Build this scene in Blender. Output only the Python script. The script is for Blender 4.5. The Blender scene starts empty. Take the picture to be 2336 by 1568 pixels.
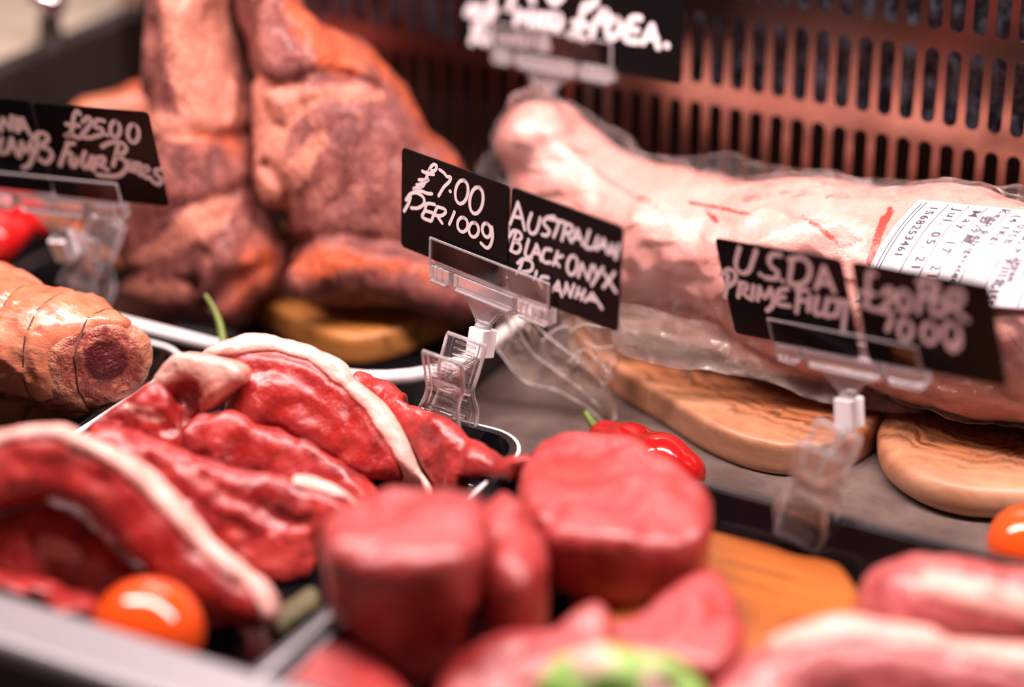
import bpy, bmesh, math, random
import numpy as np
from mathutils import Vector, Matrix
from mathutils.bvhtree import BVHTree

# ------------------------------------------------------------------ camera, world, lights, exposure
SC = bpy.context.scene
COL = SC.collection
W, H = 2336, 1568
LENS = 85.0
F = LENS / 36 * W
PITCH, YAW = math.radians(25), math.radians(28.6)
FW = np.array([-math.sin(YAW) * math.cos(PITCH), math.cos(YAW) * math.cos(PITCH), -math.sin(PITCH)])
RT = np.array([math.cos(YAW), math.sin(YAW), 0.0])
UP = np.cross(RT, FW)
CAM = np.array([0.603, -1.104, 0.646])
cam = bpy.data.cameras.new('camera')
cam.lens, cam.sensor_width, cam.clip_start, cam.clip_end = LENS, 36, .05, 30
cam.dof.use_dof = True
cam.dof.focus_distance = 1.350
cam.dof.aperture_fstop = 1.4
cam.dof.aperture_blades = 9
camo = bpy.data.objects.new('camera', cam)
COL.objects.link(camo)
camo.matrix_world = Matrix(((RT[0], UP[0], -FW[0], CAM[0]), (RT[1], UP[1], -FW[1], CAM[1]), (RT[2], UP[2], -FW[2], CAM[2]), (0, 0, 0, 1)))
SC.camera = camo

wd = bpy.data.worlds.new('world')
SC.world = wd
wd.use_nodes = True
wd.node_tree.nodes['Background'].inputs[0].default_value = (1.0, .82, .78, 1)
wd.node_tree.nodes['Background'].inputs[1].default_value = .025

def lamp(name, loc, target, sx, sy, power, color, spread=None):
    l = bpy.data.lights.new(name, 'AREA')
    l.shape, l.size, l.size_y, l.energy, l.color = 'RECTANGLE', sx, sy, power, color
    if spread: l.spread = math.radians(spread)
    o = bpy.data.objects.new(name, l)
    COL.objects.link(o)
    o.location = loc
    o.rotation_euler = (Vector(target) - Vector(loc)).to_track_quat('-Z', 'Y').to_euler()
    return o
# the case's strip lamp runs along the counter above the glass; an unseen back lamp is added for sheen on the meat tops
lamp('case_strip_lamp', (.08, -.11, .70), (.06, -.02, 0), 1.4, .08, 23, (1.0, .80, .775))
lamp('back_sheen_lamp', (-1.0, 2.3, 2.1), (0, 0, 0), 1.6, .7, 26, (1.0, .80, .82))

SC.view_settings.view_transform = 'Standard'
SC.view_settings.look = 'None'
SC.view_settings.gamma = 1
SC.view_settings.use_curve_mapping = False
SC.view_settings.exposure = 0.0

# ------------------------------------------------------------------ from picture points to places
def ray(x, y): return FW + RT * ((x - W / 2) / F) - UP * ((y - H / 2) / F)
def Pz(x, y, z):
    r = ray(x, y); return CAM + r * ((z - CAM[2]) / r[2])
def Pd(x, y, d): return CAM + ray(x, y) * d
def Py(x, y, Y):
    r = ray(x, y); return CAM + r * ((Y - CAM[1]) / r[1])
def pix(P):
    v = np.asarray(P) - CAM; d = v @ FW
    return np.stack([W / 2 + F * (v @ RT) / d, H / 2 - F * (v @ UP) / d], -1)
def unit(v):
    v = np.asarray(v, float); return v / np.linalg.norm(v)

# ------------------------------------------------------------------ things, parts, tags
def tag(o, label, cat, group=None, kind=None):
    if label: o['label'] = label
    if cat: o['category'] = cat
    if group: o['group'] = group
    if kind: o['kind'] = kind
    return o
def empty(name, loc, label, cat, group=None):
    o = bpy.data.objects.new(name, None)
    o.empty_display_size = .01
    COL.objects.link(o); o.location = loc
    return tag(o, label, cat, group)
def wloc(o):
    p = Vector((0, 0, 0))
    while o: p = p + o.location; o = o.parent
    return p
def link_mesh(name, V, faces, mat, parent=None, origin=None, smooth=True, attrs=None):
    """V are world coordinates; the object's origin is put at the base of the mesh (or at its parent)"""
    V = np.asarray(V, np.float32)
    if origin is None:
        origin = np.array([(V[:, 0].min() + V[:, 0].max()) / 2, (V[:, 1].min() + V[:, 1].max()) / 2, V[:, 2].min()])
    if parent is not None:
        origin = np.array(wloc(parent))
    me = bpy.data.meshes.new(name)
    L = V - np.asarray(origin, np.float32)
    if isinstance(faces, np.ndarray):
        n, k = faces.shape
        me.vertices.add(len(L)); me.vertices.foreach_set('co', L.ravel())
        me.loops.add(n * k); me.loops.foreach_set('vertex_index', faces.astype(np.int32).ravel())
        me.polygons.add(n); me.polygons.foreach_set('loop_start', np.arange(0, n * k, k, dtype=np.int32))
        me.update(calc_edges=True); me.validate()
    else:
        me.from_pydata(L.tolist(), [], [list(f) for f in faces]); me.update()
    if smooth: me.polygons.foreach_set('use_smooth', [True] * len(me.polygons))
    for k_, a in (attrs or {}).items():
        at = me.attributes.new(k_, 'FLOAT', 'POINT'); at.data.foreach_set('value', np.asarray(a, np.float32))
    me.materials.append(mat)
    o = bpy.data.objects.new(name, me)
    COL.objects.link(o)
    if parent is not None: o.parent = parent
    else: o.location = origin
    return o
def fix_normals(o):
    bm = bmesh.new(); bm.from_mesh(o.data); bmesh.ops.recalc_face_normals(bm, faces=bm.faces[:]); bm.to_mesh(o.data); bm.free()
    return o
def edge_split(o, ang=40):
    """sharp edges stay crisp under smooth shading"""
    bm = bmesh.new(); bm.from_mesh(o.data)
    for e in bm.edges:
        if len(e.link_faces) == 2 and e.calc_face_angle(0) > math.radians(ang): e.smooth = False
    bm.to_mesh(o.data); bm.free()
    return o

# ------------------------------------------------------------------ noise and fields
def _hash(x, y, z, s):
    h = (x.astype(np.uint32) * np.uint32(374761393) + y.astype(np.uint32) * np.uint32(668265263) + z.astype(np.uint32) * np.uint32(2246822519) + np.uint32(s * 3266489917 % 4294967296))
    h = (h ^ (h >> np.uint32(13))) * np.uint32(1274126177)
    h = h ^ (h >> np.uint32(16))
    return h.astype(np.float32) / np.float32(2147483648.0) - 1
def vnoise(P, scale, seed=0):
    q = np.asarray(P, np.float32) / scale + 1000.0
    i = np.floor(q).astype(np.int64); f = (q - i).astype(np.float32); f = f * f * (3 - 2 * f)
    x, y, z = i[..., 0], i[..., 1], i[..., 2]; fx, fy, fz = f[..., 0], f[..., 1], f[..., 2]
    def c(a, b, d): return _hash(x + a, y + b, z + d, seed)
    l = lambda a, b, t: a + (b - a) * t
    return l(l(l(c(0, 0, 0), c(1, 0, 0), fx), l(c(0, 1, 0), c(1, 1, 0), fx), fy), l(l(c(0, 0, 1), c(1, 0, 1), fx), l(c(0, 1, 1), c(1, 1, 1), fx), fy), fz)
def fbm(P, scale, seed=0, octaves=3, gain=.5):
    r, a = 0, 1.0
    for k in range(octaves):
        r = r + a * vnoise(P, scale / 2 ** k, seed + k * 7); a *= gain
    return r
def smax(a, b, k):
    h = np.maximum(k - np.abs(a - b), 0) / k
    return np.maximum(a, b) + h * h * k / 4
def smin(a, b, k): return -smax(-a, -b, k)
def seg_dist(p, a, b):
    d = b - a; t = np.clip(((p - a) @ d) / max(d @ d, 1e-12), 0, 1)
    return np.linalg.norm(p - a - t[..., None] * d, axis=-1)
def line_dist(p, pts):
    r = None
    for a, b in zip(pts[:-1], pts[1:]):
        s = seg_dist(p, np.asarray(a, float), np.asarray(b, float)); r = s if r is None else np.minimum(r, s)
    return r
def poly_sd(p, pts):
    pts = np.asarray(pts, float); n = len(pts)
    d = line_dist(p, list(pts) + [pts[0]])
    inside = np.zeros(p.shape[:-1], bool); x, y = p[..., 0], p[..., 1]
    for i in range(n):
        a, b = pts[i], pts[(i + 1) % n]
        if a[1] == b[1]: continue
        c = (a[1] > y) != (b[1] > y)
        inside ^= c & (x < (b[0] - a[0]) * (y - a[1]) / (b[1] - a[1]) + a[0])
    return np.where(inside, -d, d)
def spline(pts, n=6, closed=False):
    P = [np.asarray(p, float) for p in pts]; out = []; N = len(P)
    if N < 3: return P
    for i in range(N if closed else N - 1):
        g = (lambda k: P[k % N]) if closed else (lambda k: P[min(max(k, 0), N - 1)])
        a, b, c, d = g(i - 1), g(i), g(i + 1), g(i + 2)
        for k in range(n):
            t = k / n
            out.append(.5 * ((2 * b) + (c - a) * t + (2 * a - 5 * b + 4 * c - d) * t * t + (3 * b - a - 3 * c + d) * t ** 3))
    if not closed: out.append(P[-1])
    return out
def surface_nets(S, org, h):
    """mesh of the zero level of a field sampled on a grid"""
    S = np.array(S, np.float32)
    for ax in range(3):
        for e in (0, -1):
            sl = [slice(None)] * 3; sl[ax] = e; S[tuple(sl)] = np.maximum(S[tuple(sl)], h * .5)
    n = np.array(S.shape) - 1
    neg = S < 0
    cnt = np.zeros(n, np.int8)
    cor = [(a, b, c) for a in (0, 1) for b in (0, 1) for c in (0, 1)]
    sub = lambda A, c: A[c[0]:c[0] + n[0], c[1]:c[1] + n[1], c[2]:c[2] + n[2]]
    for c in cor: cnt += sub(neg, c)
    cells = np.argwhere((cnt > 0) & (cnt < 8))
    idx = -np.ones(n, np.int64); idx[tuple(cells.T)] = np.arange(len(cells))
    acc = np.zeros((len(cells), 3)); m = np.zeros(len(cells))
    for a in cor:
        for ax in range(3):
            if a[ax]: continue
            b = list(a); b[ax] = 1
            va = S[tuple((cells + a).T)]; vb = S[tuple((cells + b).T)]
            ok = (va < 0) != (vb < 0)
            t = np.where(ok, va / np.where(ok, va - vb, 1), 0)
            p = np.tile(np.array(a, float), (len(cells), 1)); p[:, ax] += t
            acc += p * ok[:, None]; m += ok
    V = org + (cells + acc / m[:, None]) * h
    quads = []
    for ax in range(3):
        u, v = (ax + 1) % 3, (ax + 2) % 3
        lo = [slice(1, -1)] * 3; hi = [slice(1, -1)] * 3
        lo[ax] = slice(0, -1); hi[ax] = slice(1, None)
        A, B = neg[tuple(lo)], neg[tuple(hi)]
        for flip in (0, 1):
            e = np.argwhere((A & ~B) if not flip else (~A & B))
            if not len(e): continue
            e = e + 1; e[:, ax] -= 1
            du = np.zeros(3, int); du[u] = 1; dv = np.zeros(3, int); dv[v] = 1
            q = [idx[tuple((e - du - dv).T)], idx[tuple((e - dv).T)], idx[tuple(e.T)], idx[tuple((e - du).T)]]
            quads.append(np.stack(q if not flip else q[::-1], 1))
    return V, np.concatenate(quads)
def grid(lo, hi, h):
    lo, hi = np.asarray(lo, float), np.asarray(hi, float)
    n = np.ceil((hi - lo) / h).astype(int) + 1
    ax = [lo[i] + np.arange(n[i]) * h for i in range(3)]
    return np.stack(np.meshgrid(*ax, indexing='ij'), -1), lo
def field_mesh(fn, lo, hi, h):
    G, o = grid(lo, hi, h)
    return surface_nets(fn(G), o, h)
def ellipsoid(G, c, r, rot=None):
    q = G - np.asarray(c)
    if rot is not None: q = q @ rot
    q = q / np.asarray(r); k = np.linalg.norm(q, axis=-1)
    return (k - 1) * min(r)
def chain(G, pts, radii, k=.01):
    """round cones through the points"""
    r = None
    for a, b, ra, rb in zip(pts[:-1], pts[1:], radii[:-1], radii[1:]):
        a, b = np.asarray(a, float), np.asarray(b, float); d = b - a
        t = np.clip(((G - a) @ d) / (d @ d), 0, 1)
        s = np.linalg.norm(G - a - t[..., None] * d, axis=-1) - (ra + (rb - ra) * t)
        r = s if r is None else smin(r, s, k)
    return r
class Frame:
    """a plane in the place: p0, u to the right, v up, n towards the shopper"""
    def __init__(s, p0, n):
        s.p0 = np.asarray(p0, float); s.n = unit(n)
        s.u = unit(np.cross((0, 0, 1), s.n)) if abs(s.n[2]) < .999 else np.array([1., 0, 0])
        s.v = np.cross(s.n, s.u)
    def hit(s, x, y):
        r = ray(x, y); P = CAM + r * (((s.p0 - CAM) @ s.n) / (r @ s.n)); return np.array([(P - s.p0) @ s.u, (P - s.p0) @ s.v])
    def world(s, L):
        L = np.asarray(L); return s.p0 + L[..., 0:1] * s.u + L[..., 1:2] * s.v + L[..., 2:3] * s.n
SOLID = {}
def sample(reg, P):
    """the field of something already built, read at places P"""
    fr, sd, o, h = SOLID[reg]
    q = P - fr.p0; q = np.stack([q @ fr.u, q @ fr.v, q @ fr.n], -1)
    q = (q - o) / h; n = np.array(sd.shape)
    ok = ((q >= 0) & (q < n - 1.001)).all(-1)
    i = np.clip(np.floor(q).astype(int), 0, n - 2); f = np.clip(q - i, 0, 1)
    r = 0
    for a in (0, 1):
        for b in (0, 1):
            for c in (0, 1):
                r = r + sd[i[..., 0] + a, i[..., 1] + b, i[..., 2] + c] * np.abs(1 - a - f[..., 0]) * np.abs(1 - b - f[..., 1]) * np.abs(1 - c - f[..., 2])
    return np.where(ok, r, .05)
def slab(fr, outline, thick, k, h, bulge=.0, bulge_r=.02, amp=.002, scale=.03, seed=1, octaves=3, grooves=(), extra=None, fat=None, fat_w=.007, fat_out=.0007, taper=0., clip=None, avoid=(), reg=None, gap=.0016, ridge=0., ridge_s=.02, mid=None):
    """a slice of meat (or board) cut to an outline, with a domed front and uneven skin.  Returns world verts, faces [and the same for its fat rim]"""
    pl = spline([fr.hit(*p) for p in outline], 6, True)
    A = np.array(pl); pad = 4 * h + amp * 2
    G, o = grid([A[:, 0].min() - pad, A[:, 1].min() - pad, -thick - pad], [A[:, 0].max() + pad, A[:, 1].max() + pad, bulge + pad + .004], h)
    d2 = poly_sd(G[:, :, 0, :2], A)[:, :, None]
    G0 = G
    if mid is not None:
        mm = mid(G[:, :, 0, :2])[:, :, None]; G = G.copy(); G[..., 2] -= mm
    top = bulge * (1 - np.exp(-np.maximum(-d2, 0) / bulge_r)) if bulge else 0
    top = top + amp * fbm(np.concatenate([G[:, :, :1, :2], G[:, :, :1, :1] * 0], -1), scale, seed + 50, octaves)
    d2 = d2 + taper * np.maximum(-G[..., 2], 0)
    sd = smax(d2 + amp * .7 * fbm(G, scale * .8, seed, octaves), np.maximum(G[..., 2] - top, -thick - G[..., 2]), k)
    if ridge: sd = sd + ridge * (.35 - np.abs(fbm(G * np.array([1, .55, 1]), ridge_s, seed + 30, 3)))
    for pts, wd_, dep in grooves:
        gl = spline([fr.hit(*p) for p in pts], 5)
        gd = line_dist(G[:, :, 0, :2], gl)[:, :, None]
        sd = sd + dep * np.exp(-(gd / wd_) ** 2)
    if extra is not None: sd = extra(G, sd, fr)
    if clip or avoid:
        P = fr.world(G0)
        if clip:
            x0, x1, y0, y1, z0, zr = clip
            wall = np.maximum.reduce([x0 - P[..., 0], P[..., 0] - x1, y0 - P[..., 1], P[..., 1] - y1]) - np.maximum(P[..., 2] - zr, 0) * 4
            sd = smax(sd, np.maximum(wall, z0 - P[..., 2]), .003)
        for a in avoid: sd = smax(sd, gap - sample(a, P), .003)
    if reg: SOLID[reg] = (fr, sd.astype(np.float32), o, h)
    if fat is None:
        V, Q = surface_nets(sd, o, h); return fr.world(V), Q
    arc = spline([fr.hit(*p) for p in fat], 6)
    fd = line_dist(G[:, :, 0, :2], arc)[:, :, None] - fat_w + .0015 * fbm(G, .012, seed + 9, 2)
    V, Q = surface_nets(sd + .0014 * np.exp(-((fd - .0004) / .0018) ** 2), o, h)
    V2, Q2 = surface_nets(smax(sd - fat_out, fd, .003), o, h)
    return (fr.world(V), Q), (fr.world(V2), Q2)
def creases(p, seed, sizes=((.016, .006), (.028, .009), (.011, .003)), warp=.006):
    """sharp folds running many ways, like crumpled film"""
    rnd = random.Random(seed); r = 0
    P3 = np.concatenate([p, np.zeros(p.shape[:-1] + (3 - p.shape[-1],))], -1)
    for lam, amp in sizes:
        for _ in range(2):
            d = unit([rnd.gauss(0, 1) for _ in range(p.shape[-1])]); ph = rnd.random()
            t = (p @ d + warp * fbm(P3, .03, seed + int(ph * 50), 2)) / lam + ph
            r = r + amp * np.abs(t - np.floor(t) - .5)
    return r
def zone(V, polys, soft=12):
    """how far inside any of the outlines a point of the skin lies (0..1); the patches belong to the skin"""
    p = pix(V); r = np.zeros(len(V))
    for q in polys:
        d = poly_sd(p, spline(q, 4, True)); r = np.maximum(r, np.clip(.5 - d / (2 * soft), 0, 1))
    return r
def strokes_zone(V, lines, width=6, soft=4):
    p = pix(V); r = np.zeros(len(V))
    for q in lines:
        d = line_dist(p, spline(q, 4)); r = np.maximum(r, np.clip(1 - (d - width) / soft, 0, 1))
    return r

# ------------------------------------------------------------------ plain shapes
def tube(pts, r, seg=10, closed=False, r_end=None):
    P = np.array([np.asarray(p, float) for p in pts]); n = len(P)
    V, Fc = [], []
    up = None
    for i in range(n):
        t = unit(P[(i + 1) % n] - P[i - 1]) if closed else unit(P[min(i + 1, n - 1)] - P[max(i - 1, 0)])
        if up is None: up = np.cross(t, (0, 0, 1)) if abs(t[2]) < .9 else np.cross(t, (1, 0, 0))
        up = unit(up - t * (up @ t)); b = np.cross(t, up)
        rr = r if np.isscalar(r) else r[i]
        for k in range(seg):
            a = 2 * math.pi * k / seg; V.append(P[i] + rr * (math.cos(a) * up + math.sin(a) * b))
    for i in range(n if closed else n - 1):
        j = (i + 1) % n
        for k in range(seg):
            l = (k + 1) % seg; Fc.append((i * seg + k, i * seg + l, j * seg + l, j * seg + k))
    if not closed:
        Fc.append(tuple(range(seg))[::-1]); Fc.append(tuple((n - 1) * seg + k for k in range(seg)))
    return V, Fc
def merge(*ms):
    V, Fc = [], []
    for v, f in ms:
        b = len(V); V += [np.asarray(p, float) for p in v]; Fc += [tuple(i + b for i in q) for q in f]
    return V, Fc
def box(lo, hi):
    x0, y0, z0 = lo; x1, y1, z1 = hi
    return [np.array(p, float) for p in ((x0, y0, z0), (x1, y0, z0), (x1, y1, z0), (x0, y1, z0), (x0, y0, z1), (x1, y0, z1), (x1, y1, z1), (x0, y1, z1))], \
        [(0, 3, 2, 1), (4, 5, 6, 7), (0, 1, 5, 4), (1, 2, 6, 5), (2, 3, 7, 6), (3, 0, 4, 7)]
def bevel(o, w, seg=2):
    m = o.modifiers.new('soft_edges', 'BEVEL'); m.width = w; m.segments = seg; m.limit_method = 'ANGLE'; m.angle_limit = math.radians(40)
    return o
def lathe(profile, seg=24, axis=None, at=(0, 0, 0)):
    """profile of (radius, height) turned about an axis through at"""
    a = unit(axis) if axis is not None else np.array([0, 0, 1.]); u = unit(np.cross(a, (0.31, .9, .2))); v = np.cross(a, u); at = np.asarray(at, float)
    V, Fc = [], []
    for r, z in profile:
        for k in range(seg):
            t = 2 * math.pi * k / seg; V.append(at + a * z + max(r, 1e-5) * (math.cos(t) * u + math.sin(t) * v))
    for i in range(len(profile) - 1):
        for k in range(seg):
            l = (k + 1) % seg; Fc.append((i * seg + k, i * seg + l, (i + 1) * seg + l, (i + 1) * seg + k))
    Fc.append(tuple(range(seg))[::-1]); Fc.append(tuple((len(profile) - 1) * seg + k for k in range(seg)))
    return V, Fc
def rrect(x0, x1, y0, y1, r, n=8):
    rs = r if isinstance(r, (tuple, list)) else (r,) * 4
    out = []
    for (cx, cy, a0, q) in ((x1 - rs[0], y1 - rs[0], 0, rs[0]), (x0 + rs[1], y1 - rs[1], 90, rs[1]), (x0 + rs[2], y0 + rs[2], 180, rs[2]), (x1 - rs[3], y0 + rs[3], 270, rs[3])):
        for k in range(n + 1):
            a = math.radians(a0 + 90 * k / n); out.append((cx + q * math.cos(a), cy + q * math.sin(a)))
    return out

# ------------------------------------------------------------------ materials
class NT:
    def __init__(s, name):
        s.m = bpy.data.materials.new(name); s.m.use_nodes = True; s.t = s.m.node_tree
        s.b = s.t.nodes['Principled BSDF']; s.out = s.t.nodes['Material Output']
    def n(s, typ, **kw):
        nd = s.t.nodes.new(typ)
        for k, v in kw.items(): setattr(nd, k, v)
        return nd
    def l(s, a, b): s.t.links.new(a, b)
    def coord(s, scale=(1, 1, 1), rot=(0, 0, 0), kind='Object'):
        tc = s.n('ShaderNodeTexCoord'); mp = s.n('ShaderNodeMapping'); s.l(tc.outputs[kind], mp.inputs[0])
        mp.inputs['Scale'].default_value = scale; mp.inputs['Rotation'].default_value = rot
        return mp.outputs[0]
    def noise(s, vec, scale, detail=4, rough=.55, dist=0):
        nd = s.n('ShaderNodeTexNoise'); s.l(vec, nd.inputs['Vector'])
        nd.inputs['Scale'].default_value = scale; nd.inputs['Detail'].default_value = detail; nd.inputs['Roughness'].default_value = rough; nd.inputs['Distortion'].default_value = dist
        return nd.outputs['Fac']
    def ramp(s, fac, stops):
        nd = s.n('ShaderNodeValToRGB'); s.l(fac, nd.inputs[0]); e = nd.color_ramp.elements
        while len(e) < len(stops): e.new(.5)
        for i, (p, c) in enumerate(stops):
            e[i].position = p; e[i].color = (*c, 1) if not np.isscalar(c) else (c, c, c, 1)
        return nd.outputs[0]
    def mix(s, fac, a, b):
        nd = s.n('ShaderNodeMix', data_type='RGBA')
        for sock, v in ((nd.inputs[0], fac), (nd.inputs[6], a), (nd.inputs[7], b)):
            if isinstance(v, tuple): sock.default_value = (*v, 1)
            elif np.isscalar(v) if not hasattr(v, 'is_linked') else False: sock.default_value = v
            else: s.l(v, sock)
        return nd.outputs[2]
    def attr(s, name):
        nd = s.n('ShaderNodeAttribute', attribute_name=name); return nd.outputs['Fac']
    def math(s, op, a, b=0.0):
        nd = s.n('ShaderNodeMath', operation=op)
        for i, v in enumerate((a, b)):
            if hasattr(v, 'is_linked'): s.l(v, nd.inputs[i])
            else: nd.inputs[i].default_value = v
        return nd.outputs[0]
    def bump(s, h, strength, dist):
        nd = s.n('ShaderNodeBump'); nd.inputs['Strength'].default_value = strength; nd.inputs['Distance'].default_value = dist; s.l(h, nd.inputs['Height'])
        s.l(nd.outputs[0], s.b.inputs['Normal']); return nd.outputs[0]
    def set(s, **kw):
        for k, v in kw.items():
            sk = s.b.inputs[k.replace('_', ' ')]
            if hasattr(v, 'is_linked'): s.l(v, sk)
            elif isinstance(v, tuple) and len(v) == 3 and sk.type == 'RGBA': sk.default_value = (*v, 1)
            else: sk.default_value = v
        return s

def plain(name, col, rough=.4, metal=0, spec=.5, bumpy=0, coat=0):
    k = NT(name); v = k.coord()
    f = k.noise(v, 220, 3)
    k.set(Base_Color=k.mix(k.math('MULTIPLY', f, .35), col, tuple(c * .7 for c in col)), Roughness=rough, Metallic=metal, Coat_Weight=coat)
    k.b.inputs['Specular IOR Level'].default_value = spec
    if bumpy: k.bump(f, bumpy, .001)
    return k.m

def meat(name, dark, base, light, fat=(.85, .55, .45), dry=None, scale=55, rough=.3, marble=.0, bumpy=.35, sss=.12, coat=.25, stretch=(1, 1, 1), fine=260, coat_r=.22):
    k = NT(name); v = k.coord(stretch)
    f = k.noise(v, scale, 5, .6, .6)
    c = k.ramp(f, [(.3, dark), (.5, base), (.72, light)])
    if marble:
        mv = k.noise(k.coord((1, 1, 1)), 130, 4, .6, 1.5)
        c = k.mix(k.math('MULTIPLY', k.ramp(mv, [(.56, 0.0), (.66, 1.0)]), marble), c, fat)
    br = k.noise(v, 75, 6, .75, .8)
    fa = k.attr('fat')
    ff = k.ramp(k.math('ADD', fa, k.math('MULTIPLY', k.math('SUBTRACT', br, .5), 1.6)), [(.38, 0.0), (.66, 1.0)])
    fz = k.math('MULTIPLY', ff, k.math('GREATER_THAN', fa, .02))
    fc = k.mix(k.noise(v, 120, 4), tuple(x * .72 for x in fat), fat)
    c = k.mix(fz, c, fc)
    if dry:
        da = k.attr('dry')
        dd = k.ramp(k.math('ADD', da, k.math('MULTIPLY', k.math('SUBTRACT', br, .5), 1.5)), [(.35, 0.0), (.7, 1.0)])
        c = k.mix(k.math('MULTIPLY', dd, k.math('GREATER_THAN', da, .02)), c, dry)
    k.set(Base_Color=c, Subsurface_Weight=sss, Subsurface_Radius=(.012, .004, .003), Subsurface_Scale=.6, Coat_Weight=coat, Coat_Roughness=coat_r)
    k.set(Roughness=k.ramp(k.noise(v, 70, 3), [(.35, rough * .7), (.7, min(1, rough * 1.5))]))
    k.bump(k.math('ADD', k.noise(v, fine, 4, .65), k.math('MULTIPLY', f, 1.5)), bumpy, .004)
    return k.m

M = {}
M['lamb'] = meat('raw_lamb', (.17, .005, .005), (.34, .014, .012), (.48, .042, .034), (.75, .34, .28), marble=.12, rough=.36, scale=34, coat=.5, coat_r=.3, bumpy=.35, sss=.10, fine=150)
M['lamb_fat'] = meat('lamb_fat', (.66, .27, .22), (.76, .41, .35), (.80, .50, .45), (.86, .60, .54), rough=.4, scale=60, bumpy=.3, sss=.2, coat=.25)
M['bone'] = meat('cut_bone', (.50, .16, .12), (.62, .26, .2), (.72, .38, .31), (.80, .46, .38), dry=(.26, .025, .02), rough=.3, scale=90, marble=.15, coat=.5)
M['fillet'] = meat('beef_fillet', (.24, .014, .013), (.36, .028, .026), (.44, .06, .054), (.75, .36, .32), rough=.42, scale=30, marble=.06, coat=.7, coat_r=.36, bumpy=.3, sss=.08, fine=150)
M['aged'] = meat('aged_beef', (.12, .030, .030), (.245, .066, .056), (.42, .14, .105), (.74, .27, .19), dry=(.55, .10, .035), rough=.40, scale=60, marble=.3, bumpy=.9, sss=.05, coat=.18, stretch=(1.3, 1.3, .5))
M['rolled_fat'] = meat('roast_fat', (.52, .10, .05), (.64, .19, .10), (.74, .31, .19), (.82, .46, .34), rough=.32, scale=40, bumpy=.22, stretch=(.5, 1, 1), coat=.4, fine=140)
M['roast'] = meat('roast_cut_face', (.16, .022, .024), (.33, .07, .05), (.58, .19, .13), (.72, .28, .17), dry=(.12, .014, .018), rough=.26, scale=110, marble=.6, bumpy=.6, coat=.5, fine=180)
M['pork'] = meat('pink_meat', (.34, .05, .055), (.44, .085, .085), (.55, .17, .155), (.74, .46, .40), rough=.36, scale=36, marble=.15, coat=.5)
M['wagyu'] = meat('wagyu_fat', (.58, .255, .225), (.64, .32, .29), (.70, .40, .375), (.80, .54, .52), dry=(.36, .03, .018), rough=.3, scale=30, bumpy=.25, sss=.12, coat=.3)
M['tomato'] = plain('tomato_skin', (.85, .085, .01), .12, coat=.6)
M['pepper'] = plain('pepper_skin', (.62, .012, .012), .14, coat=.6)
M['herb'] = plain('dried_herb', (.10, .085, .03), .6)
M['stalk'] = plain('green_stalk', (.16, .22, .04), .45)
M['lettuce'] = meat('lettuce_leaf', (.14, .34, .03), (.28, .52, .09), (.62, .75, .36), rough=.4, scale=50, coat=.1)
M['lime'] = plain('lime_rind', (.50, .52, .07), .35)
M['card'] = plain('black_card', (.004, .0035, .004), .3, spec=.15)
M['chalk'] = plain('chalk_pen', (.86, .78, .80), .6)
M['black'] = plain('black_tray', (.006, .0055, .007), .12, spec=.35)
M['white_rim'] = plain('white_rim', (.82, .80, .82), .22)
M['rail'] = plain('steel_rail', (.36, .35, .36), .35, metal=.5)
M['dark_panel'] = plain('dark_panel', (.022, .014, .012), .5)
M['white_cap'] = plain('white_plastic', (.95, .92, .93), .35)
M['chrome'] = plain('chrome', (.85, .85, .88), .06, metal=1)
M['string'] = plain('butcher_string', (.16, .055, .03), .8)
M['paper'] = plain('label_paper', (.66, .63, .66), .45, coat=.25)
M['ink'] = plain('label_ink', (.05, .045, .07), .6)

def mk_clear(name, tint=(1, .99, .99), rough=.03, clear=1.0):
    k = NT(name); v = k.coord(); f = k.noise(v, 300, 2)
    k.set(Base_Color=tint, Roughness=rough, Transmission_Weight=clear, IOR=1.46); k.bump(f, .04, .001)
    return k.m
M['clear'] = mk_clear('clear_acrylic', clear=.97)
M['edge_highlight'] = mk_clear('acrylic_edge_highlight', (1, .97, .99), .08, .78)  # milky white mixed in to paint the plastic's bright edge highlights
M['clear_pane'] = mk_clear('clear_pane', (1, 1, 1), .02)
def mk_film(name, scale, strength, milky, tint=.96, least=.035, haze=(.8, .74, .72)):
    """thin packing film: clear, with sharp wrinkled reflections"""
    k = NT(name); t = k.t; v = k.coord()
    w1 = k.noise(v, scale, 5, .6, 1.2); w2 = k.noise(v, scale * 3.4, 3, .6, .8)
    rid = k.math('ABSOLUTE', k.math('SUBTRACT', w1, .5))
    h = k.math('ADD', k.math('MULTIPLY', rid, -2.2), k.math('MULTIPLY', w2, .35))
    nb = k.bump(h, strength, .006)
    tr = k.n('ShaderNodeBsdfTransparent'); tr.inputs[0].default_value = (tint, tint * .975, tint * .95, 1)
    gl = k.n('ShaderNodeBsdfGlossy'); gl.inputs['Roughness'].default_value = .06; k.l(nb, gl.inputs['Normal'])
    df = k.n('ShaderNodeBsdfDiffuse'); df.inputs[0].default_value = (*haze, 1); k.l(nb, df.inputs['Normal'])
    lw = k.n('ShaderNodeLayerWeight'); lw.inputs[0].default_value = .22
    m1 = k.n('ShaderNodeMixShader'); m1.inputs[0].default_value = milky; k.l(tr.outputs[0], m1.inputs[1]); k.l(df.outputs[0], m1.inputs[2])
    m2 = k.n('ShaderNodeMixShader'); k.l(k.math('ADD', k.math('MULTIPLY', lw.outputs['Fresnel'], .8), least), m2.inputs[0]); k.l(m1.outputs[0], m2.inputs[1]); k.l(gl.outputs[0], m2.inputs[2])
    k.l(m2.outputs[0], k.out.inputs[0])
    return k.m
M['film'] = mk_film('vacuum_film', 85, 1.0, .015, .99)
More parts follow.
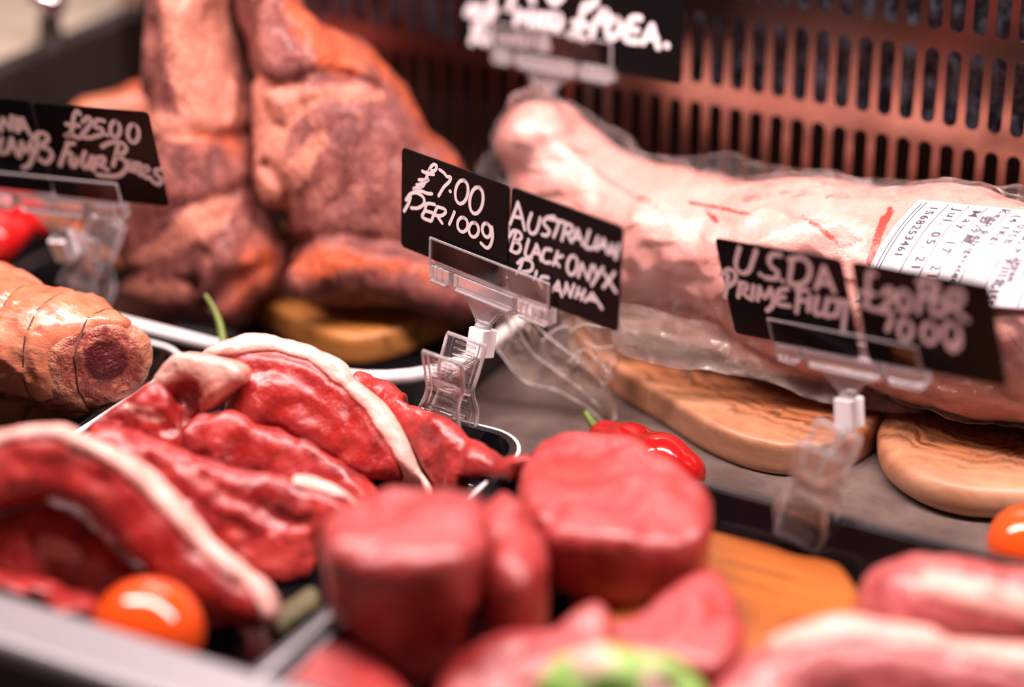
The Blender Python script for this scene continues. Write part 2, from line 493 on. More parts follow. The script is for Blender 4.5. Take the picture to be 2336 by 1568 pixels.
M['film_loose'] = mk_film('loose_film', 90, .7, .10, .97, .05, (.72, .50, .40))  # pinkish-brown haze painted in for light scattered by the crumpled film
M['fold_highlight'] = mk_film('fold_highlight', 90, .4, .30, .97, .12)  # milkier film for the painted crease highlights
def mk_wood(name, pale, mid, dark, scale, rot=(0, 0, .2), stretch=(.35, 1, 1), veins=1.0, rough=.45, wave=7):
    k = NT(name); v = k.coord(stretch, rot)
    big = k.noise(v, 11 * scale, 3, .5, .6)
    rings = k.n('ShaderNodeMath', operation='FRACT'); k.l(k.math('MULTIPLY', big, wave), rings.inputs[0])
    line = k.ramp(rings.outputs[0], [(.0, 1.0), (.10, .35), (.25, 0.0), (.93, 0.0), (1, 1.0)])
    patch = k.ramp(k.noise(k.coord((1, 1, 1)), 14 * scale, 3), [(.42, 0.0), (.62, 1.0)])
    grain = k.noise(k.coord((.12, 1, 1), rot), 260 * scale, 4, .6)
    c = k.ramp(k.noise(v, 20 * scale, 4, .6), [(.35, mid), (.6, pale)])
    c = k.mix(k.math('MULTIPLY', grain, .35), c, mid)
    c = k.mix(k.math('MULTIPLY', k.math('MULTIPLY', line, patch), veins), c, dark)
    k.set(Base_Color=c, Roughness=rough); k.bump(grain, .12, .001)
    return k.m
def mk_olive(name):
    """olive wood: dark rings crowding round a heart"""
    k = NT(name); v = k.coord()
    ring = k.attr('ring')
    wob = k.math('MULTIPLY', k.math('SUBTRACT', k.noise(v, 30, 5, .6, .8), .5), .030)
    r = k.math('ADD', ring, wob)
    fr_ = k.math('FRACT', k.math('MULTIPLY', k.math('POWER', k.math('MAXIMUM', r, .0001), .55), 46))
    line = k.ramp(fr_, [(.0, 1.0), (.3, .7), (.52, 0.0), (.72, .05), (1, 1.0)])
    near = k.ramp(r, [(.010, 1.0), (.028, .85), (.042, .3), (.06, .03)])
    blot = k.ramp(k.noise(v, 60, 4), [(.35, .25), (.6, 1.0)])
    grain = k.noise(k.coord((.10, 1, 1), (0, 0, .15)), 330, 4, .6)
    base = k.ramp(k.noise(k.coord((.4, 1, 1)), 45, 4, .6), [(.35, (.40, .175, .09)), (.62, (.54, .29, .17))])
    base = k.mix(k.math('MULTIPLY', grain, .3), base, (.33, .13, .06))
    base = k.mix(k.math('MULTIPLY', near, .75), base, (.30, .085, .022))
    c = k.mix(k.math('MULTIPLY', k.math('MULTIPLY', line, near), blot), base, (.035, .012, .008))
    k.set(Base_Color=c, Roughness=.42); k.bump(grain, .12, .001)
    return k.m
M['olive'] = mk_olive('olive_wood')
M['orange_wood'] = mk_wood('oiled_wood', (.42, .125, .016), (.26, .062, .007), (.05, .010, .003), 2.0, rot=(0, 0, .05), stretch=(.12, 1, 1), veins=1.0, wave=6, rough=.42)
M['brown_wood'] = mk_wood('aged_board', (.50, .20, .045), (.30, .10, .022), (.05, .02, .012), 1.0, rot=(0, 0, .3), veins=.8, rough=.4)
M['beige'] = mk_wood('pale_laminate', (.50, .42, .32), (.38, .31, .23), (.26, .20, .15), .5, rot=(0, 0, 1.5), stretch=(.15, 1, 1), veins=.5)
def mk_counter():
    k = NT('counter_stone'); v = k.coord()
    a = k.noise(v, 26, 6, .65); b = k.noise(v, 520, 3, .6)
    c = k.ramp(a, [(.3, (.085, .060, .052)), (.55, (.150, .108, .094)), (.75, (.20, .15, .132))])
    c = k.mix(k.math('MULTIPLY', b, .4), c, (.07, .05, .045))
    k.set(Base_Color=c, Roughness=k.ramp(a, [(.3, .3), (.7, .5)])); k.bump(b, .25, .001)
    return k.m
M['counter'] = mk_counter()
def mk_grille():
    k = NT('reflection_tinted_steel'); v = k.coord()
    k.set(Base_Color=k.mix(k.noise(v, 40, 3), (.46, .29, .235), (.53, .36, .30)), Metallic=1.0, Roughness=.22); k.bump(k.noise(v, 300, 2), .05, .001)  # copper tint in the base colour stands in for reflected red meat
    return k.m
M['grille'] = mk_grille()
def mk_coil():
    k = NT('frosted_coil'); v = k.coord((1, 1, .6))
    f = k.noise(v, 95, 3, .55)
    k.set(Base_Color=k.ramp(f, [(.44, (.006, .006, .009)), (.64, (.055, .055, .075)), (.76, (.14, .14, .18))]), Roughness=.25); k.bump(f, .8, .01)
    return k.m
M['coil'] = mk_coil()

# ------------------------------------------------------------------ the case: deck, walls, grille, rail
V, Fc = box((-.46, -.50, -.03), (.75, .30, 0))
deck = bevel(link_mesh('counter_deck', V, Fc, M['counter'], smooth=False), .002)
tag(deck, 'grey-brown speckled stone counter deck under the boards and trays', 'counter')
V, Fc = box((-.445, -.5, 0), (-.425, .9, .131))
tag(link_mesh('wall_left', V, Fc, M['dark_panel'], smooth=False), 'dark side panel of the display case at its left end', 'wall', kind='structure')
V, Fc = box((-.424, .262, 0), (.75, .272, .274))
tag(link_mesh('wall_back', V, Fc, M['dark_panel'], smooth=False), 'dark back wall of the case behind the slotted grille', 'wall', kind='structure')
V, Fc = box((-.424, .222, .148), (.75, .2615, .273))
tag(link_mesh('cooling_coil', V, Fc, M['coil'], smooth=False), 'frosty blue-grey cooling coil seen through the upper slots of the vent grille', 'cooling coil')
V, Fc = box((-1.9, -.6, .05), (-.446, 2.4, .128))
tag(link_mesh('side_counter', V, Fc, M['beige'], smooth=False), 'pale wood-grained side counter beyond the dark left panel', 'counter')

def make_grille():
    """a pressed sheet with rows of round-ended upright slots"""
    x0, pitch, Y, hw, nx, n = -.4235, .01365, .205, .0043, 60, 8
    rows = [(.006, .1470), (.1585, .2050), (.2160, .2625)]
    cuts = [0, .1528, .2105, .272]
    V, Fc = [], []
    def quad(*p):
        b = len(V); V.extend([(x, Y, z) for x, z in p]); Fc.append(tuple(range(b, b + len(p))))
    for ix in range(nx):
        a = x0 + ix * pitch; b = a + pitch; c = (a + b) / 2
        for (s0, s1), c0, c1 in zip(rows, cuts[:-1], cuts[1:]):
            quad((a, s0 + hw), (c - hw, s0 + hw), (c - hw, s1 - hw), (a, s1 - hw)); quad((c + hw, s0 + hw), (b, s0 + hw), (b, s1 - hw), (c + hw, s1 - hw))
            for zc, zb, sg in ((s1 - hw, c1, 1), (s0 + hw, c0, -1)):
                quad((a, zc), (c - hw, zc), (c - hw, zb), (a, zb)); quad((c + hw, zc), (b, zc), (b, zb), (c + hw, zb))
                ang = np.linspace(math.pi, 0, n)
                for t0, t1 in zip(ang[:-1], ang[1:]):
                    p, q = (c + hw * math.cos(t0), zc + sg * hw * math.sin(t0)), (c + hw * math.cos(t1), zc + sg * hw * math.sin(t1))
                    quad(p, q, (q[0], zb), (p[0], zb))
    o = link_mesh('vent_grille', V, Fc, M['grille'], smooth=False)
    bm = bmesh.new(); bm.from_mesh(o.data); bmesh.ops.remove_doubles(bm, verts=bm.verts[:], dist=1e-5)
    bmesh.ops.recalc_face_normals(bm, faces=bm.faces[:]); bm.to_mesh(o.data); bm.free()
    m = o.modifiers.new('sheet', 'SOLIDIFY'); m.thickness = .0016; m.offset = 0
    return tag(o, 'slotted steel vent grille at the back, tinted coppery for the meat it reflects', 'grille')
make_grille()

rail = empty('case_rail', (0, -.356, 0), 'pale steel rail along the front of the case below the steaks', 'rail')
V, Fc = box((-.424, -.380, .0372), (.75, -.341, .0480))
bevel(link_mesh('rail_cap', V, Fc, M['rail'], rail, smooth=False), .008, 4)
V, Fc = box((-.424, -.376, 0), (.75, -.3625, .0373))
link_mesh('rail_foot', V, Fc, M['dark_panel'], rail, smooth=False)

k = Pz(118, 112, .128)
knob = empty('chrome_knob', k, 'shiny chrome knob on a dark stem standing on the pale side counter', 'knob')
V, Fc = lathe([(.010, 0), (.011, .002), (.0085, .005), (.0075, .022), (.009, .024)], 24, at=k)
link_mesh('stem', V, Fc, M['dark_panel'], knob)
V, Fc = lathe([(.004, .023), (.0105, .026), (.0125, .032), (.0115, .039), (.007, .044), (.001, .0455)], 24, at=k)
link_mesh('cap', V, Fc, M['chrome'], knob)

# ------------------------------------------------------------------ trays
def tray(label, x0, x1, y0, y1, r, h, rim_r, rim_mat, group=None, floor_z=.004, lip=.005):
    t = empty('serving_tray', ((x0 + x1) / 2, (y0 + y1) / 2, 0), label, 'tray', group)
    rs = r if isinstance(r, tuple) else (r,) * 4
    V, Fc, n = [], [], 8
    sl = .006
    prof = [(sl, .0008), (.001, h * .6), (-lip * .2, h - .001), (-lip, h), (-lip, h + .0012), (-lip * .2 + .0012, h + .0012), (.0035, h * .6), (sl + .003, floor_z + .003), (sl + .006, floor_z)]
    loops = []
    for off, z in prof:
        L = rrect(x0 + off, x1 - off, y0 + off, y1 - off, tuple(max(q - off, .004) for q in rs), n)
        loops.append(len(V)); V += [(x, y, z) for x, y in L]
    N = len(L)
    for a, b in zip(loops[:-1], loops[1:]):
        for i in range(N): Fc.append((a + i, a + (i + 1) % N, b + (i + 1) % N, b + i))
    Fc.append(tuple(loops[0] + i for i in range(N))[::-1]); Fc.append(tuple(loops[-1] + i for i in range(N)))
    edge_split(link_mesh('tray_body', V, Fc, M['black'], t), 50)
    if rim_mat:
        L = rrect(x0 - lip, x1 + lip, y0 - lip, y1 + lip, tuple(q + lip for q in rs), n)
        V, Fc = tube([(x, y, h + .0006) for x, y in L], rim_r, 10, True)
        rm = link_mesh('tray_rim', V, Fc, M[rim_mat], t)
        if rim_mat == 'white_rim': tag(rm, 'white rim', None)
    return t
TRG = 'black serving trays set into the case'
tray('large black tray with a thick white rim holding the dry-aged beef joints', -.415, -.042, -.033, .193, (.03, .03, .03, .062), .033, .0042, 'white_rim', TRG)
tray('black tray with a thin white rim under the tied roast', -.415, -.186, -.354, -.060, .022, .0335, .0017, 'white_rim', TRG)
tray('black tray full of lamb steaks, lip highlight drawn as a thin white rim', -.168, .042, -.354, -.061, .022, .0335, .0011, 'white_rim', TRG)  # white tube paints the thin highlight on this tray's dark lip
tray('black tray under the round fillets with a dark lip and a sign clipped to it', .058, .46, -.354, -.064, .012, .0335, .0016, 'black', TRG)

# ------------------------------------------------------------------ boards
def board(label, outline, ztop, thick, mat, grp=None, k=.003, clip=None, h=.0022, taper=0., heart=None):
    fr = Frame((0, 0, ztop), (0, 0, 1))
    # the outline is that of the foot, on whatever the board stands on
    f0 = Frame((0, 0, ztop - thick), (0, 0, 1)); fr.u, fr.v = f0.u, f0.v
    fr.hit = lambda x, y: f0.hit(x, y)
    V, Q = slab(fr, outline, thick, k, h, amp=.0003, scale=.05, clip=clip, taper=taper, reg=label)
    at = {}
    if heart:
        c = Pz(heart[0], heart[1], ztop); e = (V - c) @ np.array([math.cos(heart[2]), math.sin(heart[2]), 0]); f = (V - c) @ np.array([-math.sin(heart[2]), math.cos(heart[2]), 0])
        at['ring'] = np.sqrt((e / heart[3]) ** 2 + f ** 2 + ((V[:, 2] - ztop) * 1.5) ** 2)
    o = link_mesh('wooden_board', V, Q, M[mat], attrs=at)
    return tag(o, label, 'board', grp)
BG = 'wooden boards under the meat'
board('pale olive wood board with dark swirling grain under the left of the packed meat', [(1330, 850), (1400, 905), (1500, 965), (1620, 1040), (1740, 1082), (1850, 1088), (1960, 1060), (2025, 990), (2060, 880), (2000, 800), (1700, 680), (1400, 640), (1290, 740)], .0215, .0213, 'olive', BG, k=.0035, heart=(1780, 900, -.15, 3.0))
board('thick rounded olive wood board with a knot, beside the tomato on the counter', [(1998, 1060), (2020, 1110), (2090, 1160), (2200, 1192), (2340, 1200), (2520, 1210), (2640, 1120), (2600, 960), (2400, 880), (2200, 850), (2090, 900), (2010, 1000)], .0215, .0213, 'olive', BG, k=.011, heart=(2230, 985, .1, 2.2))
board('dark stained board in the white-rimmed tray under the right beef joint', [(545, 715), (600, 752), (690, 805), (780, 838), (870, 832), (960, 800), (1060, 750), (1110, 650), (1000, 560), (700, 560), (570, 640)], .026, .0218, 'brown_wood', BG, k=.005, clip=(-.40, -.06, -.018, .175, .0043, 1))
board('small brown board in the tray under the tied roast', [(-400, 830), (-150, 900), (0, 985), (120, 985), (200, 945), (220, 905), (150, 860), (-100, 760), (-350, 740)], .026, .0218, 'brown_wood', BG, clip=(-.40, -.2, -.31, -.078, .0043, 1))
board('orange-brown oiled board in the tray beneath the fillet slices', [(1560, 1280), (1640, 1255), (1730, 1290), (1810, 1330), (1900, 1345), (1955, 1420), (1960, 1500), (1920, 1600), (1700, 1660), (1400, 1560), (1300, 1420), (1420, 1320)], .022, .0178, 'orange_wood', BG, clip=(.08, .44, -.31, -.081, .0043, 1))

# ------------------------------------------------------------------ dry-aged joints
FH = unit((FW[0], FW[1], 0))
def facing(up_=.35, side=0.0): return unit(-FH + np.array([0, 0, up_]) + side * RT)
def pushed_up(V, z):
    V = V.copy(); V[:, 2] += z - V[:, 2].min(); return V

fr = Frame(Pd(420, 600, 1.488), facing(.30, -.1))
V, Q = slab(fr, [(320, -60), (300, 60), (280, 200), (285, 270), (240, 330), (190, 420), (150, 500), (165, 560), (235, 605), (245, 690), (330, 725), (420, 750), (500, 780), (540, 770), (570, 720), (630, 650), (645, 600), (612, 520), (585, 450), (562, 330), (560, 260), (530, 130), (505, 40), (495, -60)],
    .075, .05, .0026, clip=(-.40, -.055, .0, .175, .0055, 1), reg='j1', avoid=('dark stained board in the white-rimmed tray under the right beef joint',), ridge=.005, ridge_s=.03, bulge=.012, bulge_r=.018, amp=.0028, scale=.032, seed=3,
    grooves=[([(330, 330), (430, 300), (520, 320), (560, 300)], .004, .003), ([(250, 640), (330, 625), (440, 640)], .005, .007), ([(400, 480), (500, 450), (570, 420)], .004, .003), ([(480, 690), (540, 640), (600, 610)], .005, .005), ([(335, 60), (345, 160), (300, 260)], .005, .003), ([(450, 700), (450, 640), (470, 580)], .005, .004)])
at = dict(fat=zone(V, [[(375, -60), (495, -60), (535, 160), (552, 285), (480, 300), (420, 280), (380, 140)], [(330, 250), (430, 280), (430, 330), (340, 300)], [(240, 600), (340, 555), (440, 470), (520, 450), (540, 490), (430, 560), (330, 600)], [(260, 660), (350, 640), (430, 660), (400, 700), (300, 700)]], 22),
          dry=zone(V, [[(400, 290), (560, 290), (575, 390), (500, 350), (420, 340)], [(540, 560), (620, 530), (640, 620), (560, 720), (520, 700)]], 45) * .72)
tag(link_mesh('beef_joint', V, Q, M['aged'], attrs=at), 'tall dry-aged beef joint with a pale fat streak, behind the four-bones sign', 'meat joint', 'dry-aged beef joints')

fr = Frame(Pd(850, 560, 1.475), facing(.34, .12))
def lip(G, sd, f):
    c = [f.hit(*p) for p in ((690, 640), (780, 600), (900, 625), (1010, 655), (1100, 690))]
    pts = [np.array([a[0], a[1], -.004]) for a in c]
    return smin(sd, chain(G, pts, [.011, .015, .017, .017, .014]) + .0015 * fbm(G, .012, 77, 2), .010)
V, Q = slab(fr, [(540, -60), (560, 100), (575, 250), (577, 330), (572, 400), (595, 470), (640, 520), (660, 590), (690, 670), (760, 715), (880, 725), (1000, 715), (1080, 680), (1110, 560), (1095, 440), (1050, 350), (1000, 300), (960, 240), (930, 190), (880, 130), (800, 80), (720, 30), (660, -60)],
    .075, .045, .0026, clip=(-.40, -.055, -.02, .175, .0278, 1), avoid=('j1',), ridge=.005, ridge_s=.03, bulge=.012, bulge_r=.02, amp=.0024, scale=.034, seed=8, extra=lip,
    grooves=[([(680, 565), (760, 540), (900, 560), (1000, 590)], .005, .006), ([(560, 160), (640, 200), (720, 170), (800, 175), (860, 210)], .004, .005), ([(640, 520), (650, 440), (610, 380)], .005, .005), ([(620, 340), (700, 240), (840, 230)], .004, .002), ([(760, 470), (860, 380), (960, 340)], .004, .002)])
at = dict(fat=zone(V, [[(560, 150), (640, 190), (740, 195), (850, 190), (870, 225), (740, 235), (660, 300), (640, 400), (600, 470), (575, 400), (580, 250)], [(620, 420), (690, 330), (730, 300), (740, 330), (680, 430), (640, 480)]], 20),
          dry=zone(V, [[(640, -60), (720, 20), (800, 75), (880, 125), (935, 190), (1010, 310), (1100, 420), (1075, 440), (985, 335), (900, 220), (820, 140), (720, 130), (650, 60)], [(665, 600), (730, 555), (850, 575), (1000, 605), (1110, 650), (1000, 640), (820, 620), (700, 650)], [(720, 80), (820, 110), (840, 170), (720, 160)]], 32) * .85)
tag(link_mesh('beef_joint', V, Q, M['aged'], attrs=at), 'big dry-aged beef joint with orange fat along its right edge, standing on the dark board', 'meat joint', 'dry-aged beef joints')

fr = Frame(Pd(240, 300, 1.60), facing(.3))
V, Q = slab(fr, [(150, 245), (240, 212), (330, 185), (400, 300), (400, 600), (150, 600), (120, 400)], .03, .02, .004, amp=.002, scale=.03, seed=4)
tag(link_mesh('meat_slab', V, Q, M['rolled_fat'], attrs=dict(fat=np.zeros(len(V)))), 'pale orange meat slab half hidden behind the four-bones price sign', 'meat')

def chilli(name, label, pts, radii, stalk_pts, h=.002, grp=None, mat='pepper'):
    P = [np.asarray(p, float) for p in pts]
    V, Q = field_mesh(lambda G: chain(G, P, radii, .006), np.min(P, 0) - max(radii) - .008, np.max(P, 0) + max(radii) + .008, h)
    root = empty(name, (V[:, 0].mean(), V[:, 1].mean(), V[:, 2].min()), label, 'pepper', grp)
    link_mesh('flesh', V, Q, M[mat], root)
    if stalk_pts:
        sp = spline(stalk_pts, 5); V, Fc = tube(sp, list(np.linspace(.0034, .0018, len(sp))), 8); link_mesh('stalk', V, Fc, M['stalk'], root)
    return root
RP = 'red peppers in the case'
chilli('red_pepper', 'glossy red pepper lying on the counter behind the tallest fillet', [Pz(1382, 1000, .0125), Pz(1440, 1020, .015), Pz(1510, 1060, .0175), Pz(1560, 1080, .0145)], [.0105, .0125, .0165, .0125], [Pz(1368, 985, .014), Pz(1350, 965, .016), Pz(1335, 940, .020)], grp=RP)
chilli('red_pepper', 'red pepper low in the back tray under the four-bones price sign', [Pd(-60, 470, 1.56), Pd(20, 480, 1.56), Pd(90, 500, 1.555)], [.017, .02, .012], [Pd(95, 500, 1.55), Pd(130, 505, 1.545)], h=.003, grp=RP)
chilli('red_pepper', 'dark red pepper at the edge of the picture, lowest one in the back tray', [Pd(-80, 540, 1.54), Pd(-10, 545, 1.54), Pd(40, 530, 1.545)], [.014, .015, .009], None, h=.003, grp=RP)
sp = spline([Pd(468, 672, 1.432), Pd(488, 705, 1.431), Pd(503, 745, 1.428), Pd(512, 800, 1.424)], 6)
V, Fc = tube(sp, list(np.linspace(.0012, .0026, len(sp))), 8)
tag(link_mesh('herb_stalk', V, Fc, M['stalk']), 'thin green herb stalk leaning against the left beef joint', 'herb')

# ------------------------------------------------------------------ tied roast
rc = [(250, 832, .0270), (150, 806, .0310), (-60, 752, .0360), (-380, 675, .037)]
Yr = float(Pd(200, 800, 1.37)[1])
ax_ = [Py(a, b, Yr) for a, b, c in rc]; rr_ = [c for a, b, c in rc]
zshift = .026 - (ax_[1][2] - rr_[1]) ; ax_ = [p + np.array([0, 0, 0]) for p in ax_]
ring_x = [float(Py(px, 780, Yr)[0]) for px in (60, 138, 218)]
def roast_field(G):
    s = chain(G, ax_, rr_, .012)
    s = s + .0022 * fbm(G, .022, 21, 3) + .0010 * fbm(G, .006, 22, 2)
    for rx in ring_x: s = s + .0018 * np.exp(-((G[..., 0] - rx) / .0018) ** 2)
    s = smax(s, (G[..., 0] - ax_[0][0] - .004) * .84 - (G[..., 1] - Yr) * .54 + .0012 * fbm(G, .012, 23, 3), .012)
    return smax(s, .0262 - G[..., 2], .004)
lo = [-.30, Yr - .05, .02]; hi = [ax_[0][0] + .03, Yr + .05, .13]
roast = empty('tied_roast', (float(ax_[1][0]), Yr, .0262), 'tied roast with orange fat cap on the brown board, its cut face to the right', 'roast')
V, Q = field_mesh(roast_field, lo, hi, .0018)
p = pix(V); front = ((V[:, 0] - ax_[0][0] - .004) * .84 - (V[:, 1] - Yr) * .54) > -.007
at = dict(fat=np.clip((np.sqrt(((p[:, 0] - 232) / 98) ** 2 + ((p[:, 1] - 832) / 86) ** 2) - .80) * 3, 0, 1) * front * .9, dry=np.where(front, np.clip((.82 - np.sqrt(((p[:, 0] - 240) / 80) ** 2 + ((p[:, 1] - 825) / 72) ** 2)) * 3, 0, 1), 0))
link_mesh('rolled_meat', V, Q, M['roast'], roast, attrs=at)
def cap_field(G):
    s = roast_field(G) - .0022
    nrm = unit((0.0, -.62, .78))
    c = np.array(ax_[0])
    low = -((G - c) @ nrm) + .006 + .004 * fbm(G, .03, 31, 2) - (ax_[0][0] - G[..., 0]) * .06
    s = smax(s, low, .004)
    return smax(s, (G[..., 0] - ax_[0][0] - .004) * .84 - (G[..., 1] - Yr) * .54 + .003 + .002 * fbm(G, .012, 32, 2), .006)
V, Q = field_mesh(cap_field, lo, hi, .0018)
link_mesh('fat_cap', V, Q, M['rolled_fat'], roast, attrs=dict(fat=zone(V, [[(-10, 700), (100, 690), (110, 760), (0, 740)], [(140, 690), (215, 710), (215, 760), (140, 750)]], 25) * .6))
bm_ = roast_field
def ring(rx):
    pts = []
    for k_ in range(40):
        a = 2 * math.pi * k_ / 40
        d = np.array([0, math.cos(a), math.sin(a)])
        i = 0
        for j in range(len(ax_) - 1):
            if ax_[j][0] >= rx >= ax_[j + 1][0]: i = j
        t = (rx - ax_[i][0]) / (ax_[i + 1][0] - ax_[i][0]); c = ax_[i] + (ax_[i + 1] - ax_[i]) * t
        lo_, hi_ = .01, .06
        for _ in range(18):
            mid = (lo_ + hi_) / 2
            q = (c + d * mid)[None]
            if min(float(roast_field(q)[0]), float(cap_field(q)[0])) < 0: lo_ = mid
            else: hi_ = mid
        pts.append(c + d * (lo_ + .0001))
    return pts
for rx in ring_x:
    V, Fc = tube(ring(rx), .00065, 6, True); link_mesh('string', V, Fc, M['string'], roast)

# ------------------------------------------------------------------ lamb steaks
def tomato(label, c, r, h=.0016, reg=None):
    c = np.asarray(c, float)
    if reg:
        f = Frame(c, (0, 0, 1)); G, o = grid((-.045,) * 3, (.045,) * 3, .003); SOLID[reg] = (f, ellipsoid(G, (0, 0, 0), (r, r, r * .92)), o, .003)
    root = empty('tomato', c - np.array([0, 0, r * .92]), label, 'tomato', 'tomatoes in the case')
    V, Q = field_mesh(lambda G: smin(ellipsoid(G, c, (r, r, r * .92)), ellipsoid(G, c, (r, r, r * .92)), .001), c - r - .006, c + r + .006, h)
    link_mesh('flesh', V, Q, M['tomato'], root)
    return root
tomato('orange-red tomato in the steak tray behind the steel rail', Pz(336, 1440, .0302), .0272, reg='T')
def steak(label, outline, d, thick, up_=.4, side=0., fat=None, fat_w=.0075, k=.008, h=.0015, amp=.0022, seed=1, mat='lamb', fat_mat='lamb_fat', grooves=(), bulge=.004, grp='lamb steaks in the tray', at=None, frame=None, name='lamb_steak', cat='steak', scale=.022, zones=None, bone=None, clip=(-.155, .030, -.318, -.074, .0058, .034), avoid=(), reg=None, taper=0., ridge=.0032, ridge_s=.032):
    c = at or (sum(p[0] for p in outline) / len(outline), sum(p[1] for p in outline) / len(outline))
    fr = frame or Frame(Pd(*c, d), facing(up_, side))
    r = slab(fr, outline, thick, k, h, bulge=bulge, bulge_r=.012, amp=amp, scale=scale, seed=seed, octaves=4, grooves=grooves, fat=fat, fat_w=fat_w, clip=clip, avoid=avoid, reg=reg, taper=taper, ridge=ridge, ridge_s=ridge_s)
    (V, Q), FQ = (r, None) if fat is None else r
    at_ = dict(fat=zone(V, zones, 10) if zones else np.zeros(len(V)))
    if FQ is None and bone is None:
        return tag(link_mesh(name, V, Q, M[mat], attrs=at_), label, cat, grp)
    root = empty(name, (V[:, 0].mean(), V[:, 1].mean(), V[:, 2].min()), label, cat, grp)
    link_mesh('flesh', V, Q, M[mat], root, attrs=at_)
    if FQ is not None: link_mesh('fat_rim', FQ[0], FQ[1], M[fat_mat], root, attrs=dict(fat=np.zeros(len(FQ[0]))))
    return root
steak('front lamb steak with a broad pale fat arc, above the orange tomato', [(-90, 1020), (40, 975), (150, 978), (275, 1028), (390, 1130), (480, 1235), (560, 1290), (605, 1320), (628, 1410), (560, 1425), (480, 1390), (390, 1335), (300, 1270), (230, 1205), (170, 1140), (100, 1118), (0, 1150), (-90, 1160)], 1.19, .026, .75,
    fat=[(-90, 1022), (40, 978), (150, 981), (270, 1034), (382, 1135), (474, 1242), (550, 1295), (604, 1330), (632, 1425)], fat_w=.0072, seed=19, h=.0018, amp=.002, reg='A', avoid=('T',), grooves=[([(60, 1060), (200, 1080), (320, 1150), (420, 1260)], .006, .0015)])
steak('dark lamb steak in the shade under the front steak with the pale fat arc', [(-90, 1165), (60, 1140), (180, 1165), (300, 1270), (450, 1370), (560, 1430), (500, 1480), (300, 1440), (100, 1400), (-90, 1370)], 1.212, .03, .5, seed=23, h=.002, amp=.003, zones=[[(90, 1220), (180, 1250), (180, 1280), (100, 1270)]], avoid=('A', 'T'), reg='A2')
steak('lowest pink lamb steak lying flat by the steel rail beside the tomato', [(-120, 1270), (20, 1285), (120, 1310), (215, 1370), (230, 1430), (120, 1440), (-120, 1400)], 0, .024, frame=Frame((0, 0, .034), (0, 0, 1)), seed=26, h=.002, amp=.002, k=.008, avoid=('A', 'A2', 'T'), reg='A3')
steak('wide red lamb steak without a bone in the middle of the tray', [(205, 985), (290, 980), (400, 1022), (520, 1058), (640, 1080), (720, 1095), (800, 1135), (835, 1190), (740, 1230), (722, 1290), (680, 1335), (600, 1360), (480, 1340), (300, 1240), (200, 1080)], 1.25, .03, .6, .1,
    fat=[(690, 1090), (750, 1103), (812, 1138), (850, 1200)], fat_w=.0052, seed=15, amp=.0028, bulge=.006, grooves=[([(420, 1060), (520, 1130), (640, 1180)], .005, .003), ([(560, 1240), (640, 1200), (700, 1190)], .004, .002), ([(350, 1060), (450, 1150), (560, 1210)], .004, .002)], avoid=('A', 'A2'), reg='B')
frD = Frame(Pd(440, 890, 1.295), facing(.45, -.25))
VD, QD = slab(frD, [(383, 815), (430, 806), (530, 832), (543, 870), (500, 930), (455, 985), (430, 1015), (392, 1010), (365, 940), (338, 880)], .022, .0035, .0013, bulge=.002, amp=.0014, scale=.014, seed=6, grooves=[([(385, 925), (415, 905), (430, 950)], .0085, .009), ([(440, 980), (480, 930), (530, 890)], .004, .003)], reg='D', avoid=('B',))
top = steak('lamb steak with a long curved white fat rim, topmost, beside the cut bone', [(468, 795), (550, 768), (640, 764), (740, 800), (830, 876), (900, 962), (950, 1040), (985, 1105), (975, 1140), (945, 1095), (900, 1087), (830, 1082), (775, 1062), (700, 1025), (640, 975), (590, 970), (540, 990), (505, 960), (520, 890), (500, 845), (470, 830)],
    1.315, .026, .75, .1, fat=[(450, 800), (550, 770), (640, 767), (738, 806), (825, 882), (894, 968), (944, 1045), (982, 1140)], fat_w=.0088, seed=5, amp=.0018, reg='C', avoid=('D', 'B'),
    grooves=[([(560, 850), (660, 860), (760, 900), (850, 1000)], .004, .0015), ([(600, 955), (680, 920), (740, 960), (800, 1030)], .005, .002), ([(700, 880), (790, 960), (860, 1050)], .004, .0012)])
link_mesh('bone', VD, QD, M['bone'], top, attrs=dict(fat=zone(VD, [[(383, 808), (440, 802), (540, 830), (546, 865), (480, 862), (455, 885), (440, 862), (390, 858), (350, 900), (336, 882)]], 10), dry=zone(VD, [[(362, 935), (380, 880), (430, 866), (462, 885), (455, 960), (425, 1015), (385, 1005)], [(470, 945), (540, 885), (545, 900), (500, 960)]], 12)))
steak('dark red lamb steak wedged under the topmost steak and its bone', [(390, 1020), (450, 950), (520, 930), (590, 970), (650, 985), (740, 1030), (820, 1085), (865, 1150), (820, 1190), (700, 1180), (560, 1130), (430, 1090)], 1.292, .03, .5, seed=7, amp=.0026, avoid=('C', 'D', 'B'), reg='C2')
steak('small lumpy lamb trimming to the left of the cut bone', [(205, 985), (255, 930), (335, 880), (385, 905), (408, 975), (395, 1040), (330, 1050), (240, 1040)], 1.283, .024, .5, -.1, seed=9, amp=.0034, scale=.014, name='lamb_trimming', zones=[[(280, 920), (340, 930), (380, 960), (330, 960)]], avoid=('C', 'D', 'B', 'C2'), reg='D2')
_f = Frame((-.0045, -.066, .05), (0, 0, 1)); _G, _o = grid((-.05, -.05, -.06), (.05, .05, .06), .003)
SOLID['clamp'] = (_f, np.maximum.reduce([np.abs(_G[..., 0]) - .018, np.abs(_G[..., 1]) - .0145, np.abs(_G[..., 2]) - .04]), _o, .003)
